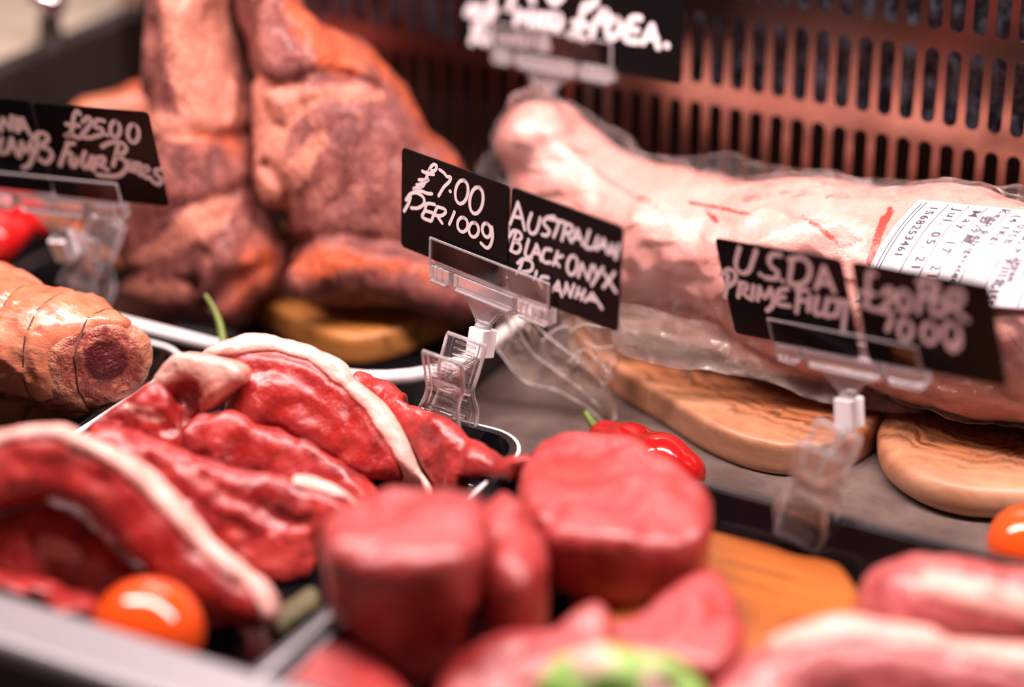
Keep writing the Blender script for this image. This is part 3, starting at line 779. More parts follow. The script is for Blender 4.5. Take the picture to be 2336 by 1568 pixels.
steak('thin red lamb slice with a ragged tapering end lying behind the top steak', [(800, 850), (835, 862), (880, 878), (940, 918), (1040, 990), (1110, 1037), (1195, 1035), (1190, 1075), (1120, 1105), (1000, 1125), (900, 1120), (800, 1000)], 1.316, .014, .5, -1.1, fat=None, seed=12, amp=.0022, avoid=('C', 'C2', 'D', 'clamp'), reg='E', clip=(-.155, .030, -.318, -.081, .0058, .0325))

# ------------------------------------------------------------------ fillets and the right-hand tray
def flat(z): return Frame((0, 0, z), (0, 0, 1))
FG = 'beef fillet pieces in the front tray'
TRAY3 = (.073, .445, -.317, -.079, .0055, .033)
kw = dict(d=0, mat='fillet', grp=FG, h=.0022, amp=.0022, scale=.03, bulge=.003, clip=TRAY3)
steak('tall round beef fillet with a broad pink top, right of the two standing fillets', [(1180, 1110), (1195, 1040), (1250, 992), (1340, 978), (1440, 985), (1530, 1030), (1605, 1090), (1632, 1160), (1600, 1215), (1500, 1238), (1400, 1240), (1290, 1222), (1215, 1180)], thick=.0415, frame=flat(.062), k=.011, taper=.08, seed=31, name='beef_fillet', cat='fillet', reg='F2', **kw)
steak('brownish thick beef fillet with a pale top, left of the two standing fillets', [(722, 1205), (750, 1145), (850, 1105), (980, 1102), (1075, 1120), (1125, 1170), (1115, 1235), (1060, 1280), (940, 1296), (830, 1290), (740, 1252)], thick=.079, frame=flat(.084), k=.012, taper=.14, seed=33, name='beef_fillet', cat='fillet', reg='F1', avoid=('F2',), **kw)
steak('narrow bright red fillet piece squeezed between the two standing fillets', [(1080, 1190), (1130, 1120), (1190, 1130), (1245, 1200), (1240, 1290), (1180, 1330), (1100, 1290)], thick=.06, frame=flat(.068), k=.014, seed=35, name='beef_fillet', cat='fillet', avoid=('F1', 'F2'), reg='F3', **kw)
steak('fillet slice lying on the orange board right of the lettuce', [(1380, 1430), (1470, 1390), (1560, 1330), (1640, 1300), (1692, 1380), (1695, 1470), (1620, 1515), (1520, 1500), (1430, 1490)], thick=.0165, frame=flat(.040), k=.007, seed=37, name='fillet_slice', cat='fillet', avoid=('F1', 'F2'), reg='S1', **kw)
steak('fillet slice propped left of the lettuce with its edge towards the rail', [(1000, 1530), (1100, 1470), (1230, 1425), (1350, 1365), (1395, 1420), (1380, 1510), (1300, 1590), (1120, 1640), (1000, 1610)], thick=.02, frame=Frame(Pz(1200, 1500, .040), unit((-.12, -.25, 1))), k=.007, seed=39, name='fillet_slice', cat='fillet', avoid=('F1', 'F2', 'F3', 'S1'), reg='S2', **kw)
steak('fillet slice in the near corner of the tray beside the white tray rim', [(540, 1500), (640, 1425), (760, 1405), (860, 1480), (930, 1560), (900, 1660), (700, 1650), (560, 1570)], thick=.022, frame=flat(.034), k=.008, seed=41, name='fillet_slice', cat='fillet', avoid=('F1', 'F2', 'S2'), reg='S3', **kw)
kw2 = dict(mat='pork', h=.0028, amp=.003, scale=.03, bulge=.006, fat_mat='lamb_fat', name='pink_joint', cat='meat', grp='pink meats at the right of the tray', clip=TRAY3)
steak('pink meat with a pale fatty back in the near right corner', [(1590, 1640), (1660, 1530), (1760, 1460), (1900, 1405), (2050, 1415), (2200, 1450), (2460, 1490), (2460, 1720), (1600, 1740)], 1.10, .05, .7, fat=[(1790, 1462), (1920, 1425), (2060, 1440), (2240, 1480), (2460, 1530)], fat_w=.007, seed=47, k=.025, reg='R2', avoid=('S1',), **kw2)
steak('rounded pink meat with a white fat band, behind the other at the right edge', [(1975, 1420), (2005, 1320), (2085, 1270), (2190, 1262), (2290, 1285), (2460, 1320), (2460, 1480), (2250, 1520), (2020, 1500)], 1.155, .05, .6, fat=[(2130, 1335), (2230, 1360), (2460, 1415)], fat_w=.008, seed=43, k=.025, avoid=('R2',), reg='R1', **kw2)
fr = Frame(Pd(1410, 1540, 1.085), facing(.9))
V, Q = slab(fr, [(1215, 1600), (1270, 1510), (1350, 1462), (1440, 1480), (1520, 1500), (1590, 1560), (1620, 1640), (1540, 1720), (1300, 1720)], .014, .008, .002, bulge=.006, amp=.005, scale=.022, seed=51, avoid=('S1', 'S2', 'R2'))
tag(link_mesh('lettuce_leaf', V, Q, M['lettuce'], attrs=dict(fat=zone(V, [[(1300, 1480), (1370, 1470), (1400, 1510), (1330, 1540)], [(1470, 1530), (1530, 1540), (1540, 1600), (1480, 1600)]], 20))), 'bright green ruffled lettuce leaf in front of the fillet slices', 'lettuce')

tomato('red tomato on the counter beside the thick olive board', Pz(2352, 1243, .0225), .0225)
fr = flat(.006)
V, Q = slab(Frame((0, 0, .006), (0, 0, 1)), [(2225, 1272), (2255, 1258), (2300, 1262), (2320, 1290), (2280, 1310), (2240, 1300)], .0055, .003, .001, bulge=.002, amp=.0006, scale=.01, seed=53)
tag(link_mesh('lime_slice', V, Q, M['lime']), 'yellow-green garnish lying on the counter against the red tomato', 'garnish')
V, Q = slab(Frame((0, 0, .018), (0, 0, 1)), [(600, 1400), (640, 1370), (700, 1340), (730, 1360), (690, 1400), (640, 1430)], .013, .005, .0016, amp=.002, scale=.012, seed=57)
tag(link_mesh('dried_herb', V, Q, M['herb']), 'dull green-brown garnish lump by the tray rim below the front steak', 'garnish')

# ------------------------------------------------------------------ vacuum-packed marbled meat
Yw = .125
wp = [Py(2620, 760, Yw), Py(2200, 690, Yw), Py(1850, 640, Yw), Py(1520, 575, Yw), Py(1340, 480, Yw + .005), Py(1235, 330, Yw + .005)]
wr = [.062, .060, .056, .046, .036, .027]
def wag_field(G, extra=0.0, amp=1.0, sd_=61):
    s = chain(G, wp, [r + extra for r in wr], .02)
    s = s + amp * (.0035 * fbm(G, .05, sd_, 3) + .0010 * fbm(G, .014, sd_ + 3, 2))
    return smax(s, .0225 - extra - G[..., 2] + 0 * s, .016)
lo = [-.125, .035, .015]; hi = [.34, .215, .19]
pack = empty('packed_beef', (.12, Yw, .022), 'long pale pink marbled beef in clear vacuum film on the olive boards', 'packed meat')
V, Q = field_mesh(wag_field, lo, hi, .0025)
at = dict(dry=np.maximum.reduce([strokes_zone(V, [[(1985, 600), (2000, 540), (2030, 480)], [(1998, 560), (2015, 500)]], 5, 6), .8 * strokes_zone(V, [[(1570, 462), (1620, 470), (1660, 478), (1710, 490)], [(1830, 495), (1870, 520), (1910, 555)], [(1610, 480), (1640, 510)], [(2300, 760), (2330, 800)]], 2.5, 5), .45 * strokes_zone(V, [[(1300, 330), (1400, 420), (1500, 470)], [(1480, 560), (1560, 600), (1640, 590)], [(1460, 690), (1560, 700), (1640, 740)], [(1180, 400), (1260, 420), (1330, 480)], [(1700, 455), (1800, 440), (1950, 450)]], 5, 14)]), fat=np.zeros(len(V)))
meat_o = link_mesh('marbled_meat', V, Q, M['wagyu'], pack, attrs=at)
bvh = BVHTree.FromPolygons([tuple(v) for v in V.tolist()], [tuple(q) for q in Q.tolist()])
def bag_field(G):
    s = wag_field(G, .0016, 1.0)
    # the film's sealed skirt along the top and the front, and the gathered end
    top = [Py(2620, 480, Yw + .045), Py(2336, 452, Yw + .045), Py(1900, 420, Yw + .045), Py(1660, 385, Yw + .045), Py(1500, 372, Yw + .04)]
    s = smin(s, chain(G, top, [.0045, .0045, .0045, .0055, .004]), .006)
    gath = [Py(1500, 420, Yw + .03), Py(1400, 340, Yw + .03), Py(1290, 262, Yw + .03)]
    s = smin(s, chain(G, gath, [.006, .008, .006]), .006)
    s = smin(s, ellipsoid(G, Py(1215, 300, Yw - .002), (.020, .02, .026)), .006)
    s = smin(s, ellipsoid(G, Py(1135, 390, Yw - .004), (.012, .014, .012)), .006)
    return smax(s - .0040 + creases(G, 88, ((.020, .0022), (.035, .0028), (.012, .0014)), .01), .0224 - G[..., 2], .002)
V, Q = field_mesh(bag_field, [-.14, .03, .012], [.345, .22, .20], .0024)
bag = link_mesh('plastic_film', V, Q, M['film'], pack)
tag(bag, 'clear wrinkled plastic film', None)
fr = Frame(Pd(1280, 820, 1.42), facing(.35))
V, Q = slab(fr, [(1095, 735), (1140, 690), (1220, 690), (1330, 700), (1420, 730), (1425, 800), (1400, 870), (1408, 950), (1380, 968), (1330, 925), (1270, 895), (1200, 875), (1145, 815), (1110, 775)], .0022, .0008, .0009, amp=.0002, scale=.02, seed=91, mid=lambda p: creases(p, 5, ((.013, .0062), (.024, .009), (.009, .003))) - .012, clip=(-1, 1, -1, 1, .0006, 1), avoid=('pale olive wood board with dark swirling grain under the left of the packed meat',))
tail = link_mesh('film_tail', V, Q, M['film_loose'], pack); tag(tail, 'crumpled loose tail of the film', None)
ms = []
for ln in ([(1100, 745), (1145, 812), (1200, 872), (1270, 892), (1330, 925), (1382, 966), (1406, 950)], [(1170, 720), (1210, 800), (1290, 862), (1370, 930)], [(1235, 780), (1290, 745), (1350, 790), (1400, 790)], [(1200, 700), (1240, 760), (1330, 830), (1395, 900)], [(1300, 760), (1330, 740), (1390, 745)], [(1150, 700), (1165, 760), (1155, 800)], [(1290, 830), (1330, 800), (1360, 820), (1400, 860)], [(1330, 900), (1360, 920), (1385, 870)]):
    ms.append(tube([fr.p0 + q[0] * fr.u + q[1] * fr.v + fr.n * (.0028 + float(creases(np.array([q]), 5, ((.013, .0062), (.024, .009), (.009, .003)))[0]) - .012) for q in spline([fr.hit(*p) for p in ln], 6)], .00055, 6))
V, Fc = merge(*ms); link_mesh('fold_highlight', V, Fc, M['fold_highlight'], tail)  # milky tubes along the creases stand in for glossy highlights
fr = Frame(Pd(1850, 890, 1.385), facing(.9, .0))
V, Q = slab(fr, [(1400, 690), (1560, 720), (1700, 755), (1850, 820), (2000, 870), (2200, 900), (2480, 910), (2480, 1000), (2250, 975), (2080, 950), (1960, 935), (1850, 905), (1720, 858), (1560, 838), (1450, 815), (1400, 780)], .0022, .0008, .0011, amp=.0002, scale=.02, seed=92, mid=lambda p: creases(p, 8, ((.020, .004), (.036, .006), (.012, .002))) - .008, clip=(-1, 1, -1, 1, .0245, 1))
tag(link_mesh('film_skirt', V, Q, M['film_loose'], pack), 'crinkled skirt of film lying over the boards', None)

# label paper wrapped over the film
left = spline([(2097, 455), (2062, 490), (2030, 530), (1988, 600), (1950, 690)], 12)
Ls = np.concatenate([[0], np.cumsum([np.linalg.norm(b - a) for a, b in zip(left[:-1], left[1:])])])
def lab(u, s):
    q = np.array([np.interp(s, Ls, [p[i] for p in left]) for i in (0, 1)])
    return q + np.array([u, u * (.10 - .055 * s / Ls[-1])])
def on_pack(x, y, off):
    r = ray(x, y); h = bvh.ray_cast(Vector(CAM), Vector(r))
    if h[0] is None: return None
    return np.array(h[0]) - unit(r) * off
nu, ns = 40, 24
V, Fc, ok = [], [], True
for i in range(nu + 1):
    for j in range(ns + 1):
        q = lab(430 * i / nu, Ls[-1] * (.0 + 1.0 * j / ns)); P = on_pack(q[0], q[1], .0042)
        V.append(P)
dep0 = np.nanmean([np.dot(p - CAM, FW) for p in V if p is not None])
for i in range(nu + 1):
    for j in range(ns + 1):
        if V[i * (ns + 1) + j] is None:
            q = lab(430 * i / nu, Ls[-1] * j / ns); V[i * (ns + 1) + j] = Pd(q[0], q[1], dep0 + .03)
for i in range(nu):
    for j in range(ns): Fc.append((i * (ns + 1) + j, i * (ns + 1) + j + 1, (i + 1) * (ns + 1) + j + 1, (i + 1) * (ns + 1) + j))
paper = link_mesh('label', V, Fc, M['paper'], pack)
tag(paper, 'white paper label with printed lines', None)
m = paper.modifiers.new('sheet', 'SOLIDIFY'); m.thickness = .0003; m.offset = -1
lbvh = BVHTree.FromPolygons([tuple(v) for v in V], Fc)
def on_label(u, s):
    q = lab(u, s); r = ray(*q); h = lbvh.ray_cast(Vector(CAM), Vector(r))
    if h[0] is None: return Pd(q[0], q[1], dep0)
    return np.array(h[0]) - unit(r) * .0005
def label_text(txt, u, s0, size, spread=1.0):
    cu = bpy.data.curves.new('print', 'FONT'); cu.body = txt; cu.size = 1; cu.resolution_u = 2; cu.space_character = spread; cu.offset = .012
    o = bpy.data.objects.new('print', cu); COL.objects.link(o)
    dg = bpy.context.evaluated_depsgraph_get(); me = o.evaluated_get(dg).to_mesh()
    vs = np.array([v.co[:] for v in me.vertices]).reshape(-1, 3); fs = [tuple(p.vertices) for p in me.polygons]
    o.evaluated_get(dg).to_mesh_clear(); bpy.data.objects.remove(o); bpy.data.curves.remove(cu)
    return [on_label(u + v[1] * size, s0 + v[0] * size) for v in vs], fs
prints = [(t_, u_, s_ * .7, z_ * 1.3, p_ * 1.02) for t_, u_, s_, z_, p_ in [('1568253461', 40, 22, 20, 1.12), ('Jul. 05. 21', 92, 24, 23, 1.35), ('May. 17. 21', 136, 22, 23, 1.35), ('要冷蔵', 170, 40, 22, 1.05), ('Keep Refrigerated', 192, 4, 20, 1.1), ('(4.1Kg)', 232, 26, 21, 1.15), ('9.03Lb', 260, 30, 21, 1.15), ('都農町大字川北15530', 292, 28, 22, 1.05), ('Miyazaki, Japan', 318, 36, 20, 1.12), ('Takanabe-Cho,', 345, 20, 20, 1.12)]]
ms = [label_text(*a) for a in prints]
V, Fc = merge(*[m_ for m_ in ms if len(m_[0])])
link_mesh('print', V, Fc, M['ink'], paper, smooth=False)
ms = []
for u in (14, 22, 72, 118, 160, 214, 276, 368):
    ms.append(tube([on_label(u, s) for s in np.linspace(6 if u > 20 else 12, Ls[-1] - 8, 26)], .00022, 5))
V, Fc = merge(*ms); link_mesh('ruled_lines', V, Fc, M['ink'], paper)

# ------------------------------------------------------------------ price signs
def Rz(a, t, r):
    cz, sz = math.cos(a), math.sin(a)
    u = np.array([cz, sz, 0]); n = np.array([sz, -cz, 0]); v = np.array([0, 0, 1.])
    v2 = v * math.cos(t) - n * math.sin(t); n2 = n * math.cos(t) + v * math.sin(t)
    return u * math.cos(r) + v2 * math.sin(r), -u * math.sin(r) + v2 * math.cos(r), n2
class CardFrame:
    def __init__(s, c, yaw, tilt, roll):
        s.c = np.asarray(c, float); s.u, s.v, s.n = Rz(*map(math.radians, (yaw, tilt, roll)))
    def at(s, a, b, w=0.): return s.c + s.u * a + s.v * b + s.n * w
    def hit(s, x, y):
        r = ray(x, y); P = CAM + r * (((s.c - CAM) @ s.n) / (r @ s.n)); return ((P - s.c) @ s.u, (P - s.c) @ s.v)
def plate(cf, outline, w0, w1):
    n = len(outline)
    V = [cf.at(a, b, w1) for a, b in outline] + [cf.at(a, b, w0) for a, b in outline]
    return V, [tuple(range(n)), tuple(range(2 * n - 1, n - 1, -1))] + [(i, i + n, (i + 1) % n + n, (i + 1) % n) for i in range(n)]
def pbox(cf, a0, a1, b0, b1, w0, w1): return plate(cf, [(a0, b0), (a1, b0), (a1, b1), (a0, b1)], w0, w1)
def ribbon(cf, pts, w, lift):
    """one pen stroke lying on a card"""
    P = [np.array(cf.hit(*p)) for p in pts]
    if len(P) == 1: P = [P[0], P[0] + np.array([.0001, 0])]
    P = spline(P, 5) if len(P) > 2 else P
    V, Fc = [], []
    n = len(P)
    for i in range(n):
        t = P[min(i + 1, n - 1)] - P[max(i - 1, 0)]; l = np.linalg.norm(t); t = t / l if l > 0 else np.array([1., 0])
        nn = np.array([-t[1], t[0]]) * w / 2
        V += [cf.at(*(P[i] + nn), lift), cf.at(*(P[i] - nn), lift)]
        if i: Fc.append((2 * i - 2, 2 * i - 1, 2 * i + 1, 2 * i))
    for e, (c, s) in enumerate(((P[0], -1), (P[-1], 1))):
        t = (P[1] - P[0]) if e == 0 else (P[-1] - P[-2]); a0 = math.atan2(t[1], t[0]) + (math.pi if e == 0 else 0)
        b = len(V); fan = [c + w / 2 * np.array([math.cos(a), math.sin(a)]) for a in np.linspace(a0 - math.pi / 2, a0 + math.pi / 2, 7)]
        V += [cf.at(*q, lift) for q in fan]; Fc.append(tuple(range(b, b + 7)))
    return V, Fc
def oval(cx, cy, rx, ry, lean=0.0): return [(cx + rx * math.cos(t) + lean * ry * math.sin(t), cy + ry * math.sin(t)) for t in np.linspace(-1.4, 2 * math.pi - 1.25, 11)]

def clear_tube(pts, r): return tube(pts, r, 8)
def sign(label, cf, cards, letters, pen, plate_c, clamp_at, clamp_dir=(1, 0, 0), clamp_tilt=0.0):
    """cards in a clear gripper, on a white joint, on a spring clamp that bites the tray's edge"""
    base = np.asarray(clamp_at, float)
    root = empty('price_sign', base, label, 'price sign', 'black price signs on clear clips')
    for (a0, a1, b0, b1), lets in zip(cards, letters):
        o = link_mesh('card', *plate(cf, rrect(a0, a1, b0, b1, .003, 4), -.0009, 0), M['card'], root, smooth=False)
        bevel(o, .0002, 1)
        V, Fc = merge(*[ribbon(cf, s, pen, .00025 + .00002 * i) for i, s in enumerate(lets)])
        l = link_mesh('lettering', V, Fc, M['chalk'], o, smooth=False)
    pa, pb = plate_c
    hw = .0475
    # gripper: a flat clear pane over the cards' foot, its hinge bar with two notches, its back jaw
    ms = [plate(cf, rrect(pa - hw, pa + hw, pb, pb + .0165, .0018, 4), .0014, .0028)]
    fix_normals(bevel(link_mesh('gripper_pane', *merge(*ms), M['clear_pane'], root, smooth=False), .0004, 1)); ms = []
    for q in (-1, 1): ms.append(pbox(cf, pa + q * hw - (.0016 if q > 0 else 0), pa + q * hw + (0 if q > 0 else .0016), pb, pb + .016, .0026, .0038))
    ms.append(pbox(cf, pa - hw, pa + hw, pb + .0152, pb + .0168, .0026, .0036))
    gp = merge(*ms)
    fix_normals(bevel(link_mesh('pane_rim', *gp, M['edge_highlight'], root, smooth=False), .0004, 1))
    ms = []
    for a0, a1 in ((-hw, -.031), (-.0275, .0195), (.023, hw)):
        ms.append(pbox(cf, pa + a0, pa + a1, pb - .0085, pb, -.0035, .0032))
        ms.append(pbox(cf, pa + a0 + .002, pa + a1 - .002, pb - .0100, pb - .0083, -.002, .0045))
    for q in (-.041, -.037, .031, .036, .041): ms.append(pbox(cf, pa + q - .0007, pa + q + .0007, pb - .0075, pb + .001, .0030, .0048))
    ms.append(pbox(cf, pa - hw, pa + hw, pb - .002, pb + .008, -.0034, -.0018))
    fix_normals(bevel(link_mesh('hinge_bar', *merge(*ms), M['edge_highlight'], root, smooth=False), .0005, 1))
    # yoke: an open triangle under the bar
    ya = pa - .0055
    ms = [plate(cf, [(ya - .016, pb - .0095), (ya + .016, pb - .0095), (ya + .004, pb - .0235), (ya - .004, pb - .0235)], -.0012, .0002)]
    for A, B in (((-.016, -.0095), (-.005, -.0235)), ((.016, -.0095), (.005, -.0235)), ((.0255, -.0095), (.0120, -.0145)), ((-.006, -.0240), (.006, -.0240))):
        ms.append(tube([cf.at(ya + A[0], pb + A[1], 0), cf.at(ya + B[0], pb + B[1], 0)], .0012, 8))
    yb = cf.at(ya, pb - .0245)
    ms.append(lathe([(.0048, 0), (.0052, .001), (.0048, .0022), (.002, .003)], 16, -cf.v, yb))
    fix_normals(link_mesh('yoke', *merge(*ms), M['edge_highlight'], root, smooth=False))
    # clamp frame: a along the tray edge, b across it, up
    a = unit(clamp_dir); z = unit(np.array([0, 0, 1.]) + clamp_tilt * a); b = unit(np.cross(z, a)); a = np.cross(b, z)
    top_ = base + z * .036
    jd = unit(.8 * (cf.v + np.array([0, 0, .4])) + .35 * unit(yb - top_)); wl = .0165; j0 = yb - cf.v * .002 - jd * (wl + .0005)
    rr = .0058
    ju = unit(cf.u - jd * (cf.u @ jd)); jv = np.cross(jd, ju); V, Fc = [], []
    for hh, q in ((0, .0054), (.0007, .0060), (wl - .0007, .0060), (wl, .0054)):
        V += [j0 + jd * hh + ju * x + jv * y for x, y in rrect(-q, q, -q, q, .0012, 3)]
    N = len(V) // 4
    for i in range(3):
        for k_ in range(N): Fc.append((i * N + k_, i * N + (k_ + 1) % N, (i + 1) * N + (k_ + 1) % N, (i + 1) * N + k_))
    Fc += [tuple(range(N))[::-1], tuple(range(3 * N, 4 * N))]
    jo = fix_normals(link_mesh('joint', V, Fc, M['white_cap'], root))
    edge_split(tag(jo, 'white plastic joint', None), 40)
    fix_normals(link_mesh('spindle', *merge(tube([top_ - z * .006, j0 + jd * .001], .0020, 10), tube([j0 + jd * (wl - .001), yb - cf.v * .001], .0022, 10)), M['clear'], root))
    prof = [(-.0022, -.016), (-.0040, -.008), (-.0088, .002), (-.0108, .009), (-.0090, .017), (-.0072, .024), (-.0084, .032), (-.0112, .040), (-.0140, .048)]
    pr = spline(prof, 4)
    def width(zz): return .0122 + .0022 * math.exp(-((zz - .000) / .010) ** 2) - .0018 * math.exp(-((zz - .02) / .008) ** 2)
    for sgn, nm in ((1, 'front'), (-1, 'rear')):
        V, Fc = [], []
        n = len(pr)
        for i, (y, zz) in enumerate(pr):
            wv = width(zz)
            for th in (0, -.0014):
                for sx in (-1, -.72, -.68, .68, .72, 1):
                    rib = -.0016 if abs(sx) > .7 and th == 0 else 0
                    V.append(base + a * (sx * wv) + b * (sgn * (y - (th if th == 0 else .0014) * 0 + (0.0014 if th else 0) + rib)) + z * zz)
        for i in range(n - 1):
            o0, o1 = i * 12, (i + 1) * 12
            for k_ in range(5):
                Fc.append((o0 + k_, o0 + k_ + 1, o1 + k_ + 1, o1 + k_)); Fc.append((o0 + 6 + k_, o1 + 6 + k_, o1 + 7 + k_, o0 + 7 + k_))
            Fc.append((o0, o1, o1 + 6, o0 + 6)); Fc.append((o0 + 5, o0 + 11, o1 + 11, o1 + 5))
        for o0 in (0, (n - 1) * 12):
            for k_ in range(5): Fc.append((o0 + k_, o0 + 6 + k_, o0 + 7 + k_, o0 + k_ + 1))
        # grip ridges on the handle
        ms = [(V, Fc)]
        for q in range(4):
            zz = .0345 + q * .0034; y = np.interp(zz, [p_[1] for p_ in pr], [p_[0] for p_ in pr])
            ms.append(tube([base - a * .0062 + b * sgn * (y - .0006) + z * zz, base + a * .0062 + b * sgn * (y - .0006) + z * zz], .0007, 6))
        for zz, hh in ((.0125, .0016), (.0035, .0014)):
            y = np.interp(zz, [p_[1] for p_ in pr], [p_[0] for p_ in pr])
            ms.append(tube([base - a * .0078 + b * sgn * (y + .002) + z * zz, base + a * .0078 + b * sgn * (y + .002) + z * zz], hh, 8))
        jaw = fix_normals(link_mesh('clamp_jaw', *merge(*ms), M['clear'], root, smooth=False))
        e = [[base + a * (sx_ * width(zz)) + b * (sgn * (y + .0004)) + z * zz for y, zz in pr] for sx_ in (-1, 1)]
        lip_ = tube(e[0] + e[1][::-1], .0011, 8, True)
        fix_normals(link_mesh('jaw_rim', *lip_, M['edge_highlight'], jaw))  # milky tube paints the bright highlight along the jaw's edge
    fix_normals(link_mesh('spring_pin', *tube([base - a * .0120 + z * .0235, base + a * .0120 + z * .0235], .0026, 12), M['clear'], root))
    return root

def zs(ox, oy, lines, k=2.904): return [[(ox + x / k, oy + y / k) for x, y in l] for l in lines]
# the middle sign
L1 = zs(800, 320, [[(500, 215), (530, 205), (560, 200), (572, 172), (556, 160), (535, 175), (515, 215), (500, 262), (482, 300), (450, 312), (418, 322), (440, 334), (475, 338), (510, 352), (540, 354)], [(478, 205), (510, 220), (552, 226)], [(455, 262), (490, 262), (520, 258), (470, 290), (440, 295)],
    [(592, 195), (620, 215), (640, 240), (665, 245), (655, 275), (620, 310), (585, 368)], [(660, 337), (664, 339)], oval(738, 342, 42, 78, -.1), oval(836, 398, 44, 88, -.1),
    [(400, 375), (385, 420), (358, 468)], [(370, 395), (400, 355), (440, 348), (485, 378), (488, 420), (450, 448), (405, 448)], [(560, 425), (510, 420), (495, 465), (478, 508), (535, 535)], [(495, 465), (545, 480)], [(578, 440), (558, 485), (540, 530)], [(578, 440), (625, 455), (632, 480), (600, 500), (565, 495)], [(575, 497), (610, 548)],
    [(692, 475), (676, 515), (658, 555)], oval(746, 558, 34, 48), oval(820, 592, 32, 48), oval(905, 595, 28, 46, .1), [(940, 575), (945, 640), (930, 695), (905, 712), (868, 680)]])
L2 = zs(800, 320, [[(1110, 412), (1090, 470), (1058, 555)], [(1110, 412), (1135, 500), (1155, 592)], [(1085, 505), (1140, 515)],
    [(1200, 485), (1178, 560), (1192, 612), (1225, 612), (1245, 570), (1258, 515)], [(1352, 508), (1305, 512), (1280, 545), (1305, 580), (1320, 605), (1300, 630), (1272, 625)], [(1300, 515), (1360, 528), (1420, 545)], [(1385, 538), (1368, 590), (1348, 640)],
    [(1428, 552), (1415, 610), (1402, 662)], [(1428, 552), (1470, 570), (1468, 605), (1418, 615)], [(1438, 615), (1465, 672)], [(1508, 590), (1490, 630), (1468, 672)], [(1508, 590), (1525, 640), (1542, 692)], [(1482, 642), (1530, 652)],
    [(1585, 600), (1560, 702), (1605, 715)], [(1642, 640), (1615, 712)], [(1682, 655), (1660, 690), (1635, 722)], [(1682, 655), (1695, 700), (1705, 745)], [(1655, 698), (1698, 708)], [(1722, 750), (1735, 690)], [(1735, 690), (1760, 782)], [(1760, 782), (1782, 690)],
    [(1100, 610), (1085, 665), (1068, 722)], [(1058, 635), (1085, 598), (1125, 610), (1138, 640), (1115, 662), (1085, 665), (1125, 685), (1130, 720), (1105, 745), (1065, 728)], [(1185, 658), (1162, 758), (1205, 775)], [(1238, 690), (1222, 730), (1200, 772)], [(1238, 690), (1255, 740), (1268, 795)], [(1215, 742), (1260, 752)],
    [(1335, 725), (1295, 722), (1278, 765), (1290, 805), (1330, 808)], [(1378, 738), (1365, 780), (1350, 822)], [(1410, 765), (1362, 785), (1388, 832)], oval(1475, 826, 33, 62, -.1), [(1515, 902), (1540, 815)], [(1540, 815), (1560, 870), (1580, 922)], [(1580, 922), (1605, 830)],
    [(1622, 832), (1635, 885), (1645, 895)], [(1678, 842), (1645, 895), (1605, 958)], [(1688, 880), (1725, 940), (1765, 1002)], [(1755, 875), (1720, 925), (1682, 972)],
    [(1148, 795), (1132, 840), (1112, 880)], [(1115, 812), (1150, 785), (1195, 795), (1215, 825), (1200, 862), (1145, 870)], [(1240, 868), (1228, 915)], [(1318, 908), (1278, 902), (1262, 930), (1280, 965)], [(1385, 935), (1365, 965), (1340, 1000)], [(1385, 935), (1395, 985), (1408, 1030)], [(1358, 985), (1400, 992)],
    [(1425, 1010), (1440, 945)], [(1440, 945), (1465, 1032)], [(1465, 1032), (1490, 955)], [(1522, 975), (1500, 1038)], [(1560, 990), (1538, 1052)], [(1510, 1012), (1550, 1022)], [(1612, 1012), (1592, 1035), (1565, 1062)], [(1612, 1012), (1640, 1055), (1675, 1110)], [(1585, 1045), (1632, 1058)]])
cfm = CardFrame((.0139, -.0301, .1392), -16.42, 2.57, .18)
g = cfm.hit(1160, 545)[0]
sign('sharply focused black sign reading Australian Black Onyx Picanha', cfm, [(-.085, g - .0009, -.03, .03), (g + .0009, .085, -.03, .03)], [L1, L2], .0021, (cfm.hit(1122, 640)[0], -.0320), (-.0045, -.066, .036), clamp_tilt=.12)

# the prime fillet sign
cfu = CardFrame((.213, -.0174, .1331), -11.59, -11.84, 7.57)
L1 = zs(1536, 420, [[(440, 420), (418, 500), (420, 555), (460, 590), (505, 570), (530, 500), (550, 440)], [(578, 598), (582, 600)], [(712, 470), (660, 465), (635, 505), (655, 550), (692, 580), (680, 625), (610, 618)], [(722, 640), (726, 642)], [(790, 490), (780, 570), (770, 650)], [(770, 500), (850, 488), (905, 540), (898, 620), (850, 660), (780, 660)], [(1000, 548), (975, 620), (948, 690)], [(1000, 548), (1035, 630), (1068, 712)], [(965, 650), (1045, 662)],
    [(365, 600), (355, 680), (345, 745)], [(322, 600), (370, 562), (412, 590), (410, 640), (360, 680)], [(450, 650), (432, 745)], [(445, 655), (490, 662), (480, 700), (450, 705), (505, 755)], [(535, 672), (522, 762)], [(560, 765), (575, 680)], [(575, 680), (605, 750), (650, 690)], [(650, 690), (665, 790), (625, 835)], [(760, 690), (705, 705), (692, 745), (740, 745)], [(700, 745), (695, 790), (775, 805)],
    [(840, 690), (820, 845)], [(820, 695), (895, 700)], [(828, 765), (880, 770)], [(912, 740), (898, 835)], [(960, 745), (942, 850), (990, 855)], [(1030, 755), (1008, 862), (1060, 866)], [(1110, 770), (1085, 870)], [(1062, 765), (1165, 780)], [(1150, 780), (1130, 965)]])
